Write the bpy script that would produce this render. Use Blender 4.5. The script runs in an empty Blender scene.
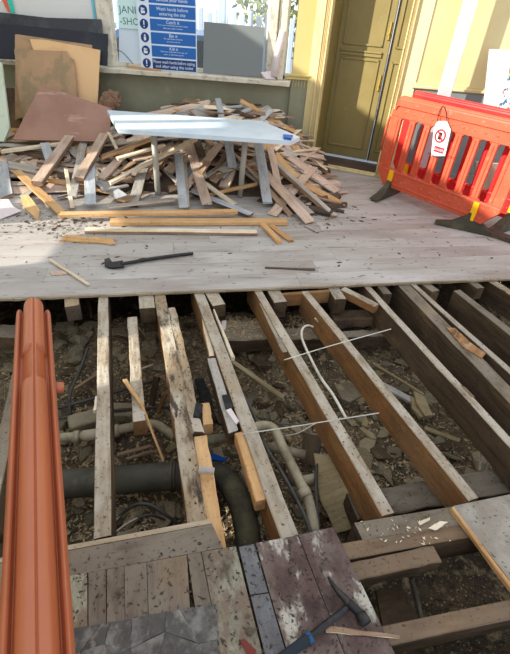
import bpy, bmesh, math, random
from mathutils import Vector, Matrix, noise
random.seed(7)
R_ = random.random
def U(a, b): return a + (b - a) * random.random()
V = Vector
SC = bpy.context.scene
COL = SC.collection

# ---------------------------------------------------------------- camera
F, H = 433.0, 1.55
_down = V((-46, -589, -F)).normalized()
_zc = -_down
_f = V((0, 0, -1)); _y = (_f - _f.dot(_zc) * _zc).normalized(); _x = _y.cross(_zc)
RM = Matrix((_x, _y, _zc))            # camera -> world
cam_d = bpy.data.cameras.new('camera'); cam = bpy.data.objects.new('camera', cam_d); COL.objects.link(cam)
cam_d.sensor_fit = 'VERTICAL'; cam_d.sensor_height = 36.0; cam_d.lens = F / 654.0 * 36.0
cam_d.clip_start = 0.02
cam.matrix_world = Matrix.Translation((0, 0, H)) @ RM.to_4x4()
SC.camera = cam
SC.view_settings.view_transform = 'Standard'; SC.view_settings.look = 'None'
SC.view_settings.gamma = 1.0; SC.view_settings.use_curve_mapping = False
SC.view_settings.exposure = 0.45
# ---------------------------------------------------------------- sky and sun
wd = bpy.data.worlds.new('sky'); SC.world = wd; wd.use_nodes = True
nt = wd.node_tree; bg = nt.nodes['Background']
tc = nt.nodes.new('ShaderNodeTexCoord'); sp = nt.nodes.new('ShaderNodeSeparateXYZ')
rp = nt.nodes.new('ShaderNodeValToRGB')
rp.color_ramp.elements[0].position = 0.0; rp.color_ramp.elements[0].color = (0.97, 0.99, 1.0, 1)
rp.color_ramp.elements[1].position = 0.9; rp.color_ramp.elements[1].color = (0.80, 0.86, 0.95, 1)
nt.links.new(tc.outputs['Generated'], sp.inputs[0]); nt.links.new(sp.outputs[2], rp.inputs[0])
nt.links.new(rp.outputs[0], bg.inputs[0]); bg.inputs[1].default_value = 1.0
SUN_AZ, SUN_EL = math.radians(24), math.radians(23)
sun_d = bpy.data.lights.new('sun', 'SUN'); sun_d.energy = 6.0; sun_d.angle = math.radians(0.8); sun_d.color = (1.0, 0.93, 0.80)
sun = bpy.data.objects.new('sun', sun_d); COL.objects.link(sun)
SUN = V((math.cos(SUN_AZ) * math.cos(SUN_EL), math.sin(SUN_AZ) * math.cos(SUN_EL), -math.sin(SUN_EL)))
sun.rotation_euler = SUN.to_track_quat('-Z', 'Y').to_euler()

# ---------------------------------------------------------------- placing helpers
def ray(px, py): return RM @ V((px - 255, -(py - 327), -F))
def G(px, py, z=0.0):                 # point where the sight line meets height z
    d = ray(px, py); return V((0, 0, H)) + d * ((z - H) / d.z)
def WY(px, py, y):                    # point where the sight line meets depth y
    d = ray(px, py); return V((0, 0, H)) + d * (y / d.y)

# ---------------------------------------------------------------- object helpers
MW = {}
def tag(o, label=None, cat=None, group=None, kind=None):
    if label: o['label'] = label
    if cat: o['category'] = cat
    if group: o['group'] = group
    if kind: o['kind'] = kind
    return o
def place(o, M, parent=None):
    MW[o.name] = M
    if parent: o.parent = parent; o.matrix_basis = MW[parent.name].inverted() @ M
    else: o.matrix_basis = M
def obj(name, bm, mats, M=None, parent=None, smooth=False, label=None):
    if isinstance(bm, bmesh.types.BMesh):
        me = bpy.data.meshes.new(name)
        bmesh.ops.recalc_face_normals(bm, faces=bm.faces[:]) if bm.faces else None
        bm.to_mesh(me); bm.free()
    else: me = bm
    if not isinstance(mats, (list, tuple)): mats = [mats]
    if len(me.materials) == 0:
        for m in mats: me.materials.append(m)
    if smooth:
        for p in me.polygons: p.use_smooth = True
    o = bpy.data.objects.new(name, me); COL.objects.link(o)
    place(o, M or Matrix(), parent)
    if label: o['label'] = label
    return o
def empty(name, M, label=None, cat=None, group=None):
    o = bpy.data.objects.new(name, None); COL.objects.link(o); o.empty_display_size = 0.05
    place(o, M); return tag(o, label, cat, group)
def copy_tree(o, M, label=None):
    c = o.copy(); COL.objects.link(c); c.matrix_basis = M; MW[c.name] = M
    if label: c['label'] = label
    for ch in [k for k in bpy.data.objects if k.parent == o]:
        d = ch.copy(); COL.objects.link(d); d.parent = c
        for g in [k for k in bpy.data.objects if k.parent == ch]:
            e = g.copy(); COL.objects.link(e); e.parent = d
    return c
def frame(o, x, up=V((0, 0, 1))):     # local x along x, z near up
    x = x.normalized(); y = up.cross(x).normalized(); z = x.cross(y)
    return Matrix.Translation(o) @ Matrix((x, y, z)).transposed().to_4x4()
T = Matrix.Translation

def add_box(bm, lo, hi, mi=0, bev=0.0):
    r = bmesh.ops.create_cube(bm, size=1.0)
    c = [(a + b) / 2 for a, b in zip(lo, hi)]; s = [abs(b - a) for a, b in zip(lo, hi)]
    for v in r['verts']: v.co = V((c[0] + v.co.x * s[0], c[1] + v.co.y * s[1], c[2] + v.co.z * s[2]))
    fs = {f for v in r['verts'] for f in v.link_faces}
    for f in fs: f.material_index = mi
    if bev > 0:
        es = {e for v in r['verts'] for e in v.link_edges}
        bmesh.ops.bevel(bm, geom=list(es), offset=bev, segments=1, affect='EDGES')
def box(lo, hi, mi=0, bev=0.0):
    bm = bmesh.new(); add_box(bm, lo, hi, mi, bev); return bm
def add_beam(bm, L, w, h, n=6, jit=0.0012, ch=0.004, ragged=0.0, top=None, taper=(1, 1), seed=0):
    """timber along +x from 0 to L, centred in y, top face at z=0; face index 1 on top"""
    rings = []
    prof = [(-w/2, -ch), (-w/2 + ch, 0), (w/2 - ch, 0), (w/2, -ch), (w/2, -h + ch), (w/2 - ch, -h), (-w/2 + ch, -h), (-w/2, -h + ch)]
    for i in range(n + 1):
        t = i / n; x = L * t; k = taper[0] + (taper[1] - taper[0]) * t
        dy = U(-jit, jit) * 1.5; dz = U(-jit, jit) * 0.7; ring = []
        for (y, z) in prof:
            ex = 0
            if ragged and i in (0, n): ex = U(0, ragged) * (1 if i == 0 else -1)
            ring.append(bm.verts.new((x + ex, (y * k) + dy + U(-jit, jit), z + dz + U(-jit, jit) * 0.6)))
        rings.append(ring)
    for i in range(n):
        for j in range(8):
            f = bm.faces.new((rings[i][j], rings[i][(j+1) % 8], rings[i+1][(j+1) % 8], rings[i+1][j]))
            f.material_index = 1 if j in (0, 1, 2) else 0
    for q in (rings[0], rings[-1]):
        f = bm.faces.new(q); f.material_index = 0
def beam_bm(*a, **k):
    bm = bmesh.new(); add_beam(bm, *a, **k); return bm
def beam(name, A, B, w, h, mats, label=None, cat='timber', group=None, parent=None, up=V((0,0,1)), **k):
    A = V(A); B = V(B)
    o = obj(name, beam_bm((B - A).length, w, h, **k), mats, frame(A, B - A, up), parent)
    if parent is None: tag(o, label, cat, group)
    return o
def slab(name, pts, th, mats, label=None, cat='board', group=None, parent=None, bev=0.002, jag=0.0, kind=None):
    """flat board whose top face is the polygon pts (world); thickness goes against the normal that faces the camera"""
    pts = [V(p) for p in pts]
    if jag > 0:
        q = []
        for i, p in enumerate(pts):
            n = pts[(i + 1) % len(pts)]; q.append(p); m = max(1, int((n - p).length / (jag * 6)))
            for j in range(1, m):
                a = p.lerp(n, j / m); d = (n - p).normalized().cross(V((0, 0, 1)) if abs((n-p).normalized().z) < .9 else V((0,1,0)))
                q.append(a + d * U(-jag, jag) * 0.5)
        pts = q
    c = sum(pts, V()) / len(pts)
    nrm = V()
    for i in range(len(pts)): nrm += (pts[i] - c).cross(pts[(i+1) % len(pts)] - c)
    nrm.normalize()
    if nrm.dot(V((0, 0, H)) - c) < 0: nrm = -nrm; pts = pts[::-1]
    x = pts[1] - pts[0]; ln = 0
    for i in range(len(pts)):
        e = pts[(i+1) % len(pts)] - pts[i]
        if e.length > ln: ln = e.length; x = e
    x = (x - x.dot(nrm) * nrm).normalized(); y = nrm.cross(x)
    M = T(c) @ Matrix((x, y, nrm)).transposed().to_4x4(); Mi = M.inverted()
    bm = bmesh.new(); top = []
    for p in pts:
        l = Mi @ p; l.z = 0; top.append(bm.verts.new(l))
    bot = [bm.verts.new(v.co - V((0, 0, th))) for v in top]
    bm.faces.new(top).material_index = 1 if isinstance(mats, (list, tuple)) and len(mats) > 1 else 0
    bm.faces.new(bot[::-1])
    for i in range(len(top)):
        j = (i + 1) % len(top); bm.faces.new((top[j], top[i], bot[i], bot[j]))
    o = obj(name, bm, mats, M, parent)
    if parent is None: tag(o, label, cat, group, kind)
    return o
def tube_bm(pts, r, sides=10, bm=None, mi=0, sub=6, caps=True, rib=0.0):
    bm = bm or bmesh.new(); pts = [V(p) for p in pts]
    P = []
    if len(pts) > 2 and sub > 1:
        e = [pts[0] * 2 - pts[1]] + pts + [pts[-1] * 2 - pts[-2]]
        for i in range(1, len(e) - 2):
            for s in range(sub):
                t = s / sub; a, b, c, d = e[i-1], e[i], e[i+1], e[i+2]
                P.append(0.5 * ((2*b) + (c - a)*t + (2*a - 5*b + 4*c - d)*t*t + (3*b - a - 3*c + d)*t**3))
        P.append(pts[-1])
    else: P = pts
    n0 = None; rings = []
    for i, p in enumerate(P):
        t = (P[min(i+1, len(P)-1)] - P[max(i-1, 0)]).normalized()
        if n0 is None: n0 = t.orthogonal().normalized()
        n0 = (n0 - n0.dot(t) * t).normalized(); b = t.cross(n0)
        rr = (r(i / (len(P)-1)) if callable(r) else r) * (1 + (rib if i % 2 else -rib))
        rings.append([bm.verts.new(p + rr * (math.cos(2*math.pi*k/sides) * n0 + math.sin(2*math.pi*k/sides) * b)) for k in range(sides)])
    for i in range(len(rings) - 1):
        for k in range(sides):
            f = bm.faces.new((rings[i][k], rings[i][(k+1) % sides], rings[i+1][(k+1) % sides], rings[i+1][k])); f.material_index = mi; f.smooth = True
    if caps:
        for q in (rings[0][::-1], rings[-1]): bm.faces.new(q).material_index = mi
    return bm
def tube(name, pts, r, mat, label=None, cat='pipe', group=None, parent=None, **k):
    pts = [V(p) for p in pts]
    if parent is None:
        o0 = pts[0].copy(); M = T(o0); pts = [p - o0 for p in pts]
    else:
        M = MW[parent.name]; Mi = M.inverted(); pts = [Mi @ p for p in pts]
    o = obj(name, tube_bm(pts, r, **k), mat, M, parent)
    if parent is None: tag(o, label, cat, group)
    return o
def prism(pts, z0, z1, bm=None, mi=0, axis='z'):
    bm = bm or bmesh.new()
    f = (lambda a, b, c: (a, b, c)) if axis == 'z' else (lambda a, b, c: (a, c, b))
    lo = [bm.verts.new(f(x, y, z0)) for x, y in pts]; hi = [bm.verts.new(f(x, y, z1)) for x, y in pts]
    bm.faces.new(lo[::-1]).material_index = mi; bm.faces.new(hi).material_index = mi
    for i in range(len(pts)):
        j = (i+1) % len(pts); bm.faces.new((lo[i], lo[j], hi[j], hi[i])).material_index = mi
    return bm

# ---------------------------------------------------------------- materials
def srgb(c):
    return tuple(((x/255)/12.92 if x/255 <= 0.04045 else ((x/255 + 0.055)/1.055)**2.4) for x in c) + (1,)
def mat(name, layers, rough=0.85, bump=0.0, bscale=60, metal=0.0, trans=0.0, spec=0.3, emit=None, vary=0.12, coords='Object', bstretch=(1,1,1)):
    """layers: first a colour, then (colour, scale, stretch, lo, hi, strength[, detail]) noise masks laid over it"""
    m = bpy.data.materials.new(name); m.use_nodes = True; t = m.node_tree; N = t.nodes; L = t.links
    b = N['Principled BSDF']; b.inputs['Roughness'].default_value = rough; b.inputs['Metallic'].default_value = metal
    b.inputs['Specular IOR Level'].default_value = spec
    if trans: b.inputs['Transmission Weight'].default_value = trans
    c = N.new('ShaderNodeTexCoord'); oi = N.new('ShaderNodeObjectInfo')
    mul = N.new('ShaderNodeMath'); mul.operation = 'MULTIPLY'; mul.inputs[1].default_value = 57.0; L.new(oi.outputs['Random'], mul.inputs[0])
    cur = N.new('ShaderNodeRGB'); cur.outputs[0].default_value = srgb(layers[0]); cur = cur.outputs[0]
    for ly in layers[1:]:
        colr, sc, st, lo, hi, k = ly[:6]
        mp = N.new('ShaderNodeMapping'); mp.inputs['Scale'].default_value = st; L.new(c.outputs[coords], mp.inputs[0])
        n = N.new('ShaderNodeTexNoise'); n.noise_dimensions = '4D'; n.inputs['Scale'].default_value = sc; n.inputs['Detail'].default_value = ly[6] if len(ly) > 6 else 4
        n.inputs['Roughness'].default_value = 0.62
        L.new(mp.outputs[0], n.inputs['Vector']); L.new(mul.outputs[0], n.inputs['W'])
        mr = N.new('ShaderNodeMapRange'); mr.inputs[1].default_value = lo; mr.inputs[2].default_value = hi; mr.inputs[4].default_value = k
        L.new(n.outputs[0], mr.inputs[0])
        mx = N.new('ShaderNodeMix'); mx.data_type = 'RGBA'; L.new(mr.outputs[0], mx.inputs[0]); L.new(cur, mx.inputs[6]); mx.inputs[7].default_value = srgb(colr)
        cur = mx.outputs[2]
    if vary:
        hs = N.new('ShaderNodeHueSaturation'); mr = N.new('ShaderNodeMapRange'); mr.inputs[3].default_value = 1 - vary; mr.inputs[4].default_value = 1 + vary
        L.new(oi.outputs['Random'], mr.inputs[0]); L.new(mr.outputs[0], hs.inputs['Value']); L.new(cur, hs.inputs['Color']); cur = hs.outputs[0]
    L.new(cur, b.inputs['Base Color'])
    if bump:
        mp = N.new('ShaderNodeMapping'); mp.inputs['Scale'].default_value = bstretch; L.new(c.outputs[coords], mp.inputs[0])
        n = N.new('ShaderNodeTexNoise'); n.inputs['Scale'].default_value = bscale; n.inputs['Detail'].default_value = 5; L.new(mp.outputs[0], n.inputs['Vector'])
        bp = N.new('ShaderNodeBump'); bp.inputs['Strength'].default_value = bump; bp.inputs['Distance'].default_value = 0.01
        L.new(n.outputs[0], bp.inputs['Height']); L.new(bp.outputs[0], b.inputs['Normal'])
    if emit: b.inputs['Emission Color'].default_value = srgb(emit[0]); b.inputs['Emission Strength'].default_value = emit[1]
    return m
ST = (0.12, 1, 1)      # grain runs along local x
def wood(name, base, dark, light, specks=(60,50,42), sp=0.9, dust=None, bump=0.5, vary=0.14):
    ly = [base, (dark, 28, ST, 0.42, 0.66, 0.75), (light, 5, (0.5, 1, 1), 0.45, 0.7, 0.6)]
    if dust: ly.append((dust, 9, (0.6, 1, 1), 0.42, 0.58, 0.8))
    ly += [((150,124,92), 3.5, (0.5, 1, 1), 0.54, 0.70, 0.45), (specks, 80, (0.8, 1, 1), 0.575, 0.67, sp*.9, 4)]
    return mat(name, ly, rough=0.9, bump=bump, bscale=45, bstretch=(0.15, 1, 1), vary=vary, spec=0.15)
M_jtop = wood('dusty_joist_top', (162,148,128), (98,82,64), (188,180,164), (52,44,36), 1.0, (178,170,156), bump=.8)
M_jtop2 = wood('grey_timber_top', (112,102,88), (70,60,50), (142,134,120), (46,38,32), 0.85, (128,118,104))
M_jtopd = mat('rotten_joist_top', [(152,134,108), ((186,176,158), 6,(.4,1,1),.45,.6,.9), ((84,66,50), 9,(.4,1,1),.50,.60,.9), ((52,42,40), 20,(.3,1,1),.56,.64,.9), ((60,46,40), 80,(.6,1,1),.6,.67,1,2)], rough=.95, bump=.8, bscale=40, bstretch=(.3,1,1))
M_side = wood('orange_timber_side', (146,106,66), (98,66,42), (170,128,82), (64,44,30), 0.6, (116,88,60))
M_sided = wood('aged_timber_side', (84,70,54), (50,40,32), (106,90,72), (40,32,26), 0.7)
M_fresh = wood('fresh_sawn_wood', (200,160,112), (168,124,80), (220,184,138), (112,84,58), 0.6)
M_pale = wood('pale_wood', (218,202,176), (186,164,134), (234,222,202), (130,110,86), 0.6)
M_greyw = wood('grey_weathered_wood', (166,160,152), (124,116,108), (198,194,188), (84,76,68), 0.7)
M_bluew = wood('blue_grey_painted_wood', (166,170,174), (128,132,134), (196,200,204), (92,90,88), 0.7)
M_brownw = wood('brown_old_wood', (150,124,102), (106,84,66), (180,154,130), (72,56,46), 0.7)
M_pinkw = wood('pinkish_worn_wood', (196,172,154), (156,130,114), (214,196,180), (106,86,72), 0.7)
M_darkw = wood('dark_old_wood', (84,70,60), (52,42,36), (112,98,86), (36,30,26), 0.6)
M_black = mat('black_felt', [(38,38,38), ((70,70,70), 30, (1,1,1), .45, .65, .6)], rough=.95)
M_floor = mat('worn_grey_floor_paint', [(172,167,162), ((142,130,122), 3, (0.25,1,1), .42,.64,.75), ((192,190,187), 6, (0.2,1,1), .5,.7,.7),
    ((118,106,94), 16, (0.10,1,1), .60,.70,.7), ((84,72,62), 45, (0.25,1,1), .63,.70,.8,2)], rough=0.8, bump=.35, bscale=30, bstretch=(.2,1,1), vary=.02, spec=.25)
M_flooredge = wood('floor_edge_wood', (176,160,136), (120,98,74), (200,190,170))
M_near = wood('trodden_grey_board', (118,106,94), (80,70,60), (146,138,124), (48,40,34), .9, (134,124,110))
M_nearg = mat('board_with_green_paint_residue', [(128,114,98), ((160,160,140), 9, (.5,1,1), .50,.58,.8), ((84,72,62), 18, (.4,1,1), .50,.64,.8), ((56,48,42), 60,(1,1,1),.60,.67,.9,2)], bump=.7)
M_nearb = mat('blue_grey_board', [(114,114,116), ((82,80,80), 12, (.4,1,1), .45,.65,.7), ((150,150,148), 8,(1,1,1),.52,.64,.6), ((56,52,50), 60,(1,1,1),.60,.67,.9,2)], bump=.7)
M_maroon = mat('worn_maroon_painted_board', [(92,74,70), ((120,106,98), 6,(.6,1,1),.46,.58,.8), ((188,184,170), 12,(.5,1,1),.56,.62,.9), ((60,48,46), 10,(1,1,1),.5,.66,.7), ((46,38,34),70,(1,1,1),.60,.67,.9,2)], bump=.8)
M_mortar = mat('cracked_grey_levelling_slab', [(90,88,84), ((134,132,126), 9,(1,1,1),.50,.58,.85), ((64,62,60), 14,(1,1,1),.48,.66,.7), ((150,146,136), 30,(1,1,1),.58,.66,.6)], bump=1.0, bscale=22, vary=.06)
M_dirt = mat('rubble_dirt', [(106,90,68), ((60,50,40), 6,(1,1,1),.42,.58,.9), ((60,52,42), 1.6,(1,1,1),.44,.60,.6), ((150,132,100), 12,(1,1,1),.52,.64,.8), ((42,36,28), 46,(1,1,1),.50,.64,.8), ((180,160,124),90,(1,1,1),.6,.68,.8,2)], rough=1, bump=1.0, bscale=50)
M_chips = mat('straw_coloured_chips', [(176,152,112), ((116,94,66), 20,(1,1,1),.4,.66,.8)], vary=.2)
M_shard = mat('slate_and_plaster_shards', [(156,140,112), ((104,90,70), 9,(1,1,1),.42,.62,.8), ((188,172,142), 18,(1,1,1),.5,.66,.6)], bump=.6, vary=.4)
M_rock = mat('dusty_stone', [(142,132,108), ((92,82,66), 6,(1,1,1),.42,.64,.8), ((176,162,130), 12,(1,1,1),.52,.66,.7)], rough=1, bump=.8, bscale=25, vary=.25)
M_trim = wood('brown_trimmer_top', (130,108,86), (88,70,54), (150,130,108), (60,46,36), .8, (122,106,90))
M_rockw = mat('dark_footing_masonry', [(92,80,68), ((60,52,44), 5,(1,1,1),.42,.64,.8)], rough=1, bump=.6, bscale=20, vary=0)
M_ply = mat('dusty_plywood', [(150,142,130), ((120,110,98), 4,(1,1,1),.42,.62,.7), ((176,170,160), 10,(1,1,1),.5,.66,.6), ((70,62,54), 60,(1,1,1),.61,.68,.8,2)], bump=.4)
M_olive = wood('olive_plank', (150,134,100), (110,94,66), (176,162,128), (70,58,42), .6)
M_pipe = mat('dirty_grey_pipe', [(88,84,72), ((58,54,46), 5,(1,1,1),.4,.65,.8), ((116,108,90), 12,(1,1,1),.52,.66,.6)], rough=.7, bump=.2)
M_hose = mat('mossy_flexible_duct', [(78,76,62), ((50,48,42), 8,(1,1,1),.42,.62,.8), ((100,96,66), 6,(1,1,1),.52,.66,.7)], rough=.9, bump=.5)
M_cream = mat('dusty_cream_pipe', [(168,158,132), ((120,108,86), 10,(1,1,1),.45,.65,.8)], rough=.7, bump=.2)
M_cond = mat('dark_conduit', [(74,72,68), ((48,46,42), 12,(1,1,1),.45,.65,.7)], rough=.6)
M_white = mat('white_cable', [(206,202,190), ((150,142,126), 20,(1,1,1),.5,.66,.7)], rough=.5)
M_blue = mat('blue_plastic', [(20,90,190)], rough=.4)
M_red = mat('red_barrier_plastic', [(212,30,32), ((226,56,44), 4,(1,1,1),.45,.65,.6)], rough=.42, vary=.0, spec=.5)
M_coral = mat('coral_barrier_plastic', [(204,88,60), ((188,74,48), 5,(1,1,1),.42,.62,.6), ((216,130,104), 22,(1,1,1),.58,.68,.5)], rough=.45, vary=0, spec=.4)
M_terra = mat('faded_orange_barrier_plastic', [(172,94,58), ((152,80,46), 4,(1,1,1),.42,.62,.5), ((196,140,112), 18,(.3,1,1),.64,.74,.3)], rough=.33, vary=0, spec=.6)
M_yel = mat('yellow_foot_post', [(240,182,20)], rough=.5)
M_rub = mat('dark_rubber', [(70,66,54), ((104,98,80), 8,(1,1,1),.5,.7,.7)], rough=.8)
M_tbl = mat('pale_blue_white_laminate', [(208,222,232), ((186,202,216), 3,(1,1,1),.45,.6,.6)], rough=.35, vary=0, spec=.5)
M_leg = mat('grey_table_leg', [(168,166,156)], rough=.4, metal=.0)
M_wgreen = mat('dull_olive_dado_paint', [(146,146,124), ((130,130,108), 2,(1,1,1),.4,.62,.7), ((162,162,142), 6,(1,1,1),.56,.7,.4)], rough=.6, bump=.1, vary=0)
M_wyel = mat('yellow_wall_paint', [(206,188,126), ((194,174,108), 2,(1,1,1),.4,.65,.5)], rough=.6, vary=0)
M_wcream = mat('cream_wall_paint', [(218,204,156), ((206,190,136), 2,(1,1,1),.4,.65,.5)], rough=.6, vary=0)
M_dado = mat('blue_grey_dado_paint', [(132,140,142), ((118,126,130), 4,(1,1,1),.4,.65,.5)], rough=.5, vary=0)
M_sill = mat('peeling_cream_paint', [(214,208,190), ((160,148,126), 14,(1,1,1),.54,.64,.7), ((236,232,220), 6,(1,1,1),.45,.65,.5)], rough=.6, bump=.4, bscale=30, vary=0)
M_door = mat('olive_gloss_door_paint', [(138,124,78), ((120,106,62), 3,(1,1,1),.4,.65,.6), ((156,146,104), 12,(1,1,1),.6,.7,.4)], rough=.4, vary=0, spec=.4)
M_jamb = mat('old_cream_gold_moulding', [(214,196,146), ((178,154,104), 20,(1,1,.2),.48,.66,.6)], rough=.6, vary=0)
M_brass = mat('brass', [(206,180,90)], rough=.3, metal=.7)
M_chain = mat('dark_chain', [(30,28,30)], rough=.4, metal=.6)
M_chainl = mat('pale_chain', [(180,176,186)], rough=.3, metal=.6)
M_glass = mat('window_glass', [(235,245,250)], rough=.02, vary=0)
g_ = M_glass.node_tree; tr = g_.nodes.new('ShaderNodeBsdfTransparent'); mx = g_.nodes.new('ShaderNodeMixShader'); mx.inputs[0].default_value = 0.08
g_.links.new(tr.outputs[0], mx.inputs[1]); g_.links.new(g_.nodes['Principled BSDF'].outputs[0], mx.inputs[2]); g_.links.new(mx.outputs[0], g_.nodes['Material Output'].inputs[0])
M_greyb = mat('smooth_grey_board', [(116,122,122)], rough=.5, vary=0)
M_posterb = mat('poster_blue', [(28,98,176)], rough=.3, vary=0)
M_postern = mat('poster_navy', [(26,56,116)], rough=.3, vary=0)
M_posterw = mat('poster_white', [(214,228,240)], rough=.4, vary=0)
M_paper = mat('pale_cyan_paper', [(206,236,236)], rough=.5, vary=0)
M_ink = mat('grey_green_ink', [(84,120,122)], rough=.6, vary=0)
M_redink = mat('red_ink', [(190,30,50)], rough=.5, vary=0)
M_blk = mat('black_plastic', [(28,28,30)], rough=.5, vary=0)
M_rubbers = mat('dusty_black_rubber_sheet', [(58,60,66), ((96,98,102), 6,(.5,1,1),.48,.66,.6), ((38,40,46), 3,(1,1,1),.45,.6,.7)], rough=.7, vary=.1)
M_osb = mat('stained_brown_board', [(180,148,116), ((146,132,104), 5,(1,.6,1),.48,.54,.7), ((196,156,124), 9,(1,1,1),.5,.66,.6)], bump=.2, vary=.08)
M_osb2 = mat('pale_orange_board', [(226,188,142), ((208,164,114), 6,(1,1,1),.5,.7,.6)], vary=0)
M_mboard = mat('smooth_maroon_brown_board', [(156,120,104), ((138,102,88), 3,(1,1,1),.45,.65,.7), ((190,162,146), 10,(.3,1,1),.60,.68,.6)], rough=.5, vary=0)
M_card = mat('brown_crumpled_cardboard', [(140,110,90), ((110,84,68),10,(1,1,1),.45,.65,.7)], vary=0)
M_mint = mat('pale_mint_panel', [(196,208,190), ((170,180,160),8,(1,1,1),.5,.66,.6)], vary=0)
M_whitep = mat('chalky_white_board', [(216,206,206), ((196,184,184),6,(1,1,1),.45,.65,.5)], vary=.03)
M_steel = mat('dark_tool_steel', [(52,52,54), ((84,80,78), 20,(1,1,1),.5,.66,.6)], rough=.45, metal=.6, vary=0)
M_grip = mat('black_tool_grip', [(36,44,52)], rough=.7, vary=0)
M_gripb = mat('blue_tool_band', [(30,84,128)], rough=.5, vary=0)
M_fol = mat('yellow_green_foliage', [(148,160,92), ((96,116,60),5,(1,1,1),.4,.62,.8)], vary=.3)
M_fence = mat('pale_blue_fence_paint', [(188,204,220)], vary=.08)
M_road = mat('pale_asphalt', [(150,156,166), ((130,136,146),3,(1,1,1),.4,.6,.6)], vary=0)
M_car = mat('blue_car_paint', [(70,110,160)], rough=.3, vary=0, spec=.6)
M_sack = mat('grey_sack_cloth', [(150,140,136), ((110,102,98),8,(1,1,1),.45,.65,.7)], bump=.5, vary=0)
M_multi = mat('multicoloured_print', [(226,222,214), ((60,110,150), 14,(1,1,1),.54,.57,1), ((180,60,50), 17,(1,1,1),.58,.60,1), ((50,44,44), 22,(1,1,1),.60,.62,1)], vary=0)

# ================================================================ THE ROOM
ROOM = [(-4.2, -3.0), (3.9, -3.0), (3.9, 5.24), (0.30, 5.80), (-4.2, 5.84)]
def struct(o): o['kind'] = 'structure'; return o
# earth outside and under the floor
E0 = G(0, 298); E1 = G(510, 278); eu = (E1 - E0).normalized(); ev = V((-eu.y, eu.x, 0))
def ground_h(x, y):
    z = -0.47 + 0.045 * noise.noise(V((x*3.1, y*3.1, 0))) + 0.03 * noise.noise(V((x*9, y*9, 3))) + 0.014 * noise.noise(V((x*26, y*26, 7)))
    z += 0.16 * max(0, min(1, (y - 1.9) / 0.6)) * (0.6 if x > .4 else 1)
    z += 0.05 * math.exp(-((x-.55)**2 + (y-1.6)**2) / .12)
    if y < 0.85: z -= 0.45 * min(1, (0.85 - y) / 0.25)
    v = (x - E0.x) * ev.x + (y - E0.y) * ev.y            # deep dark void beyond the rubble bank under the far floor
    vc = 0.17 + 0.05 * noise.noise(V((x*2.3, 5, 1)))
    if v > vc: z -= 0.9 * min(1, (v - vc) / 0.14)
    return z
bm = bmesh.new(); NX, NY = 190, 150; gv = []
for j in range(NY + 1):
    for i in range(NX + 1):
        x = -2.6 + 6.2 * i / NX; y = -0.2 + 4.4 * j / NY
        gv.append(bm.verts.new((x, y, ground_h(x, y))))
for j in range(NY):
    for i in range(NX):
        a = j * (NX + 1) + i; bm.faces.new((gv[a], gv[a+1], gv[a+NX+2], gv[a+NX+1]))
struct(obj('ground', bm, M_dirt, smooth=True))
struct(obj('ground', box((-4.4, -3.2, -1.55), (4.1, 6.1, -1.45)), M_dirt))
# brick footings that carry the room's walls and shut the void
fw = empty('wall_footing', Matrix()); fw['kind'] = 'structure'
for lo, hi in (((-4.4, 5.86, -1.5), (.5, 6.06, -.03)), ((.3, 5.80, -1.5), (1.6, 6.02, -.03)), ((1.4, 5.62, -1.5), (4.1, 5.82, -.03)), ((-4.4, -3.2, -1.5), (-4.2, 6.06, -.03)), ((3.9, -3.2, -1.5), (4.1, 5.8, -.03)), ((-4.4, -3.2, -1.5), (4.1, -3.0, -.03))):
    obj('footing', box(lo, hi), M_rockw, Matrix(), fw)

# far floor: boards laid across the joists
def clip(poly, a, b):                 # keep the side left of a->b
    out = []; n = len(poly)
    def s(p): return (b[0]-a[0])*(p[1]-a[1]) - (b[1]-a[1])*(p[0]-a[0])
    for i in range(n):
        p, q = poly[i], poly[(i+1) % n]; sp_, sq = s(p), s(q)
        if sp_ >= 0: out.append(p)
        if sp_ * sq < 0:
            t = sp_ / (sp_ - sq); out.append((p[0] + (q[0]-p[0])*t, p[1] + (q[1]-p[1])*t))
    return out
def area(P): return 0.5 * abs(sum(P[i][0]*P[(i+1) % len(P)][1] - P[(i+1) % len(P)][0]*P[i][1] for i in range(len(P))))
floor = empty('floor', Matrix()); floor['kind'] = 'structure'
BW = 0.185
MF = frame(E0, eu)
MFi = MF.inverted()
row = 0; v0 = 0.0
while v0 < 5.6:
    w = BW; u = -4.0 - U(0, 1.5)
    while u < 5.2:
        L = U(1.7, 2.7)
        g = 0.0009
        jagf = 0.006 if row == 0 else 0
        pl = [(u+g, v0+g), (u+L-g, v0+g), (u+L-g, v0+w-g), (u+g, v0+w-g)]
        wp = []
        for (a, b) in pl: q = E0 + eu*a + ev*b; wp.append((q.x, q.y))
        for k in range(len(ROOM)):
            if len(wp) >= 3: wp = clip(wp, ROOM[k], ROOM[(k+1) % len(ROOM)])
        if len(wp) >= 3 and area(wp) > 0.005:
            b2 = bmesh.new(); dz = U(-0.0008, 0.0008)
            top = [b2.verts.new(MFi @ V((p[0], p[1], dz))) for p in wp]
            bot = [b2.verts.new(v.co - V((0, 0, 0.024))) for v in top]
            b2.faces.new(top).material_index = 0; b2.faces.new(bot[::-1]).material_index = 1
            for i in range(len(top)):
                j = (i+1) % len(top); b2.faces.new((top[j], top[i], bot[i], bot[j])).material_index = 1
            obj('floorboard', b2, [M_floor, M_flooredge], MF, floor)
        u += L
    v0 += w; row += 1
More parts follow.
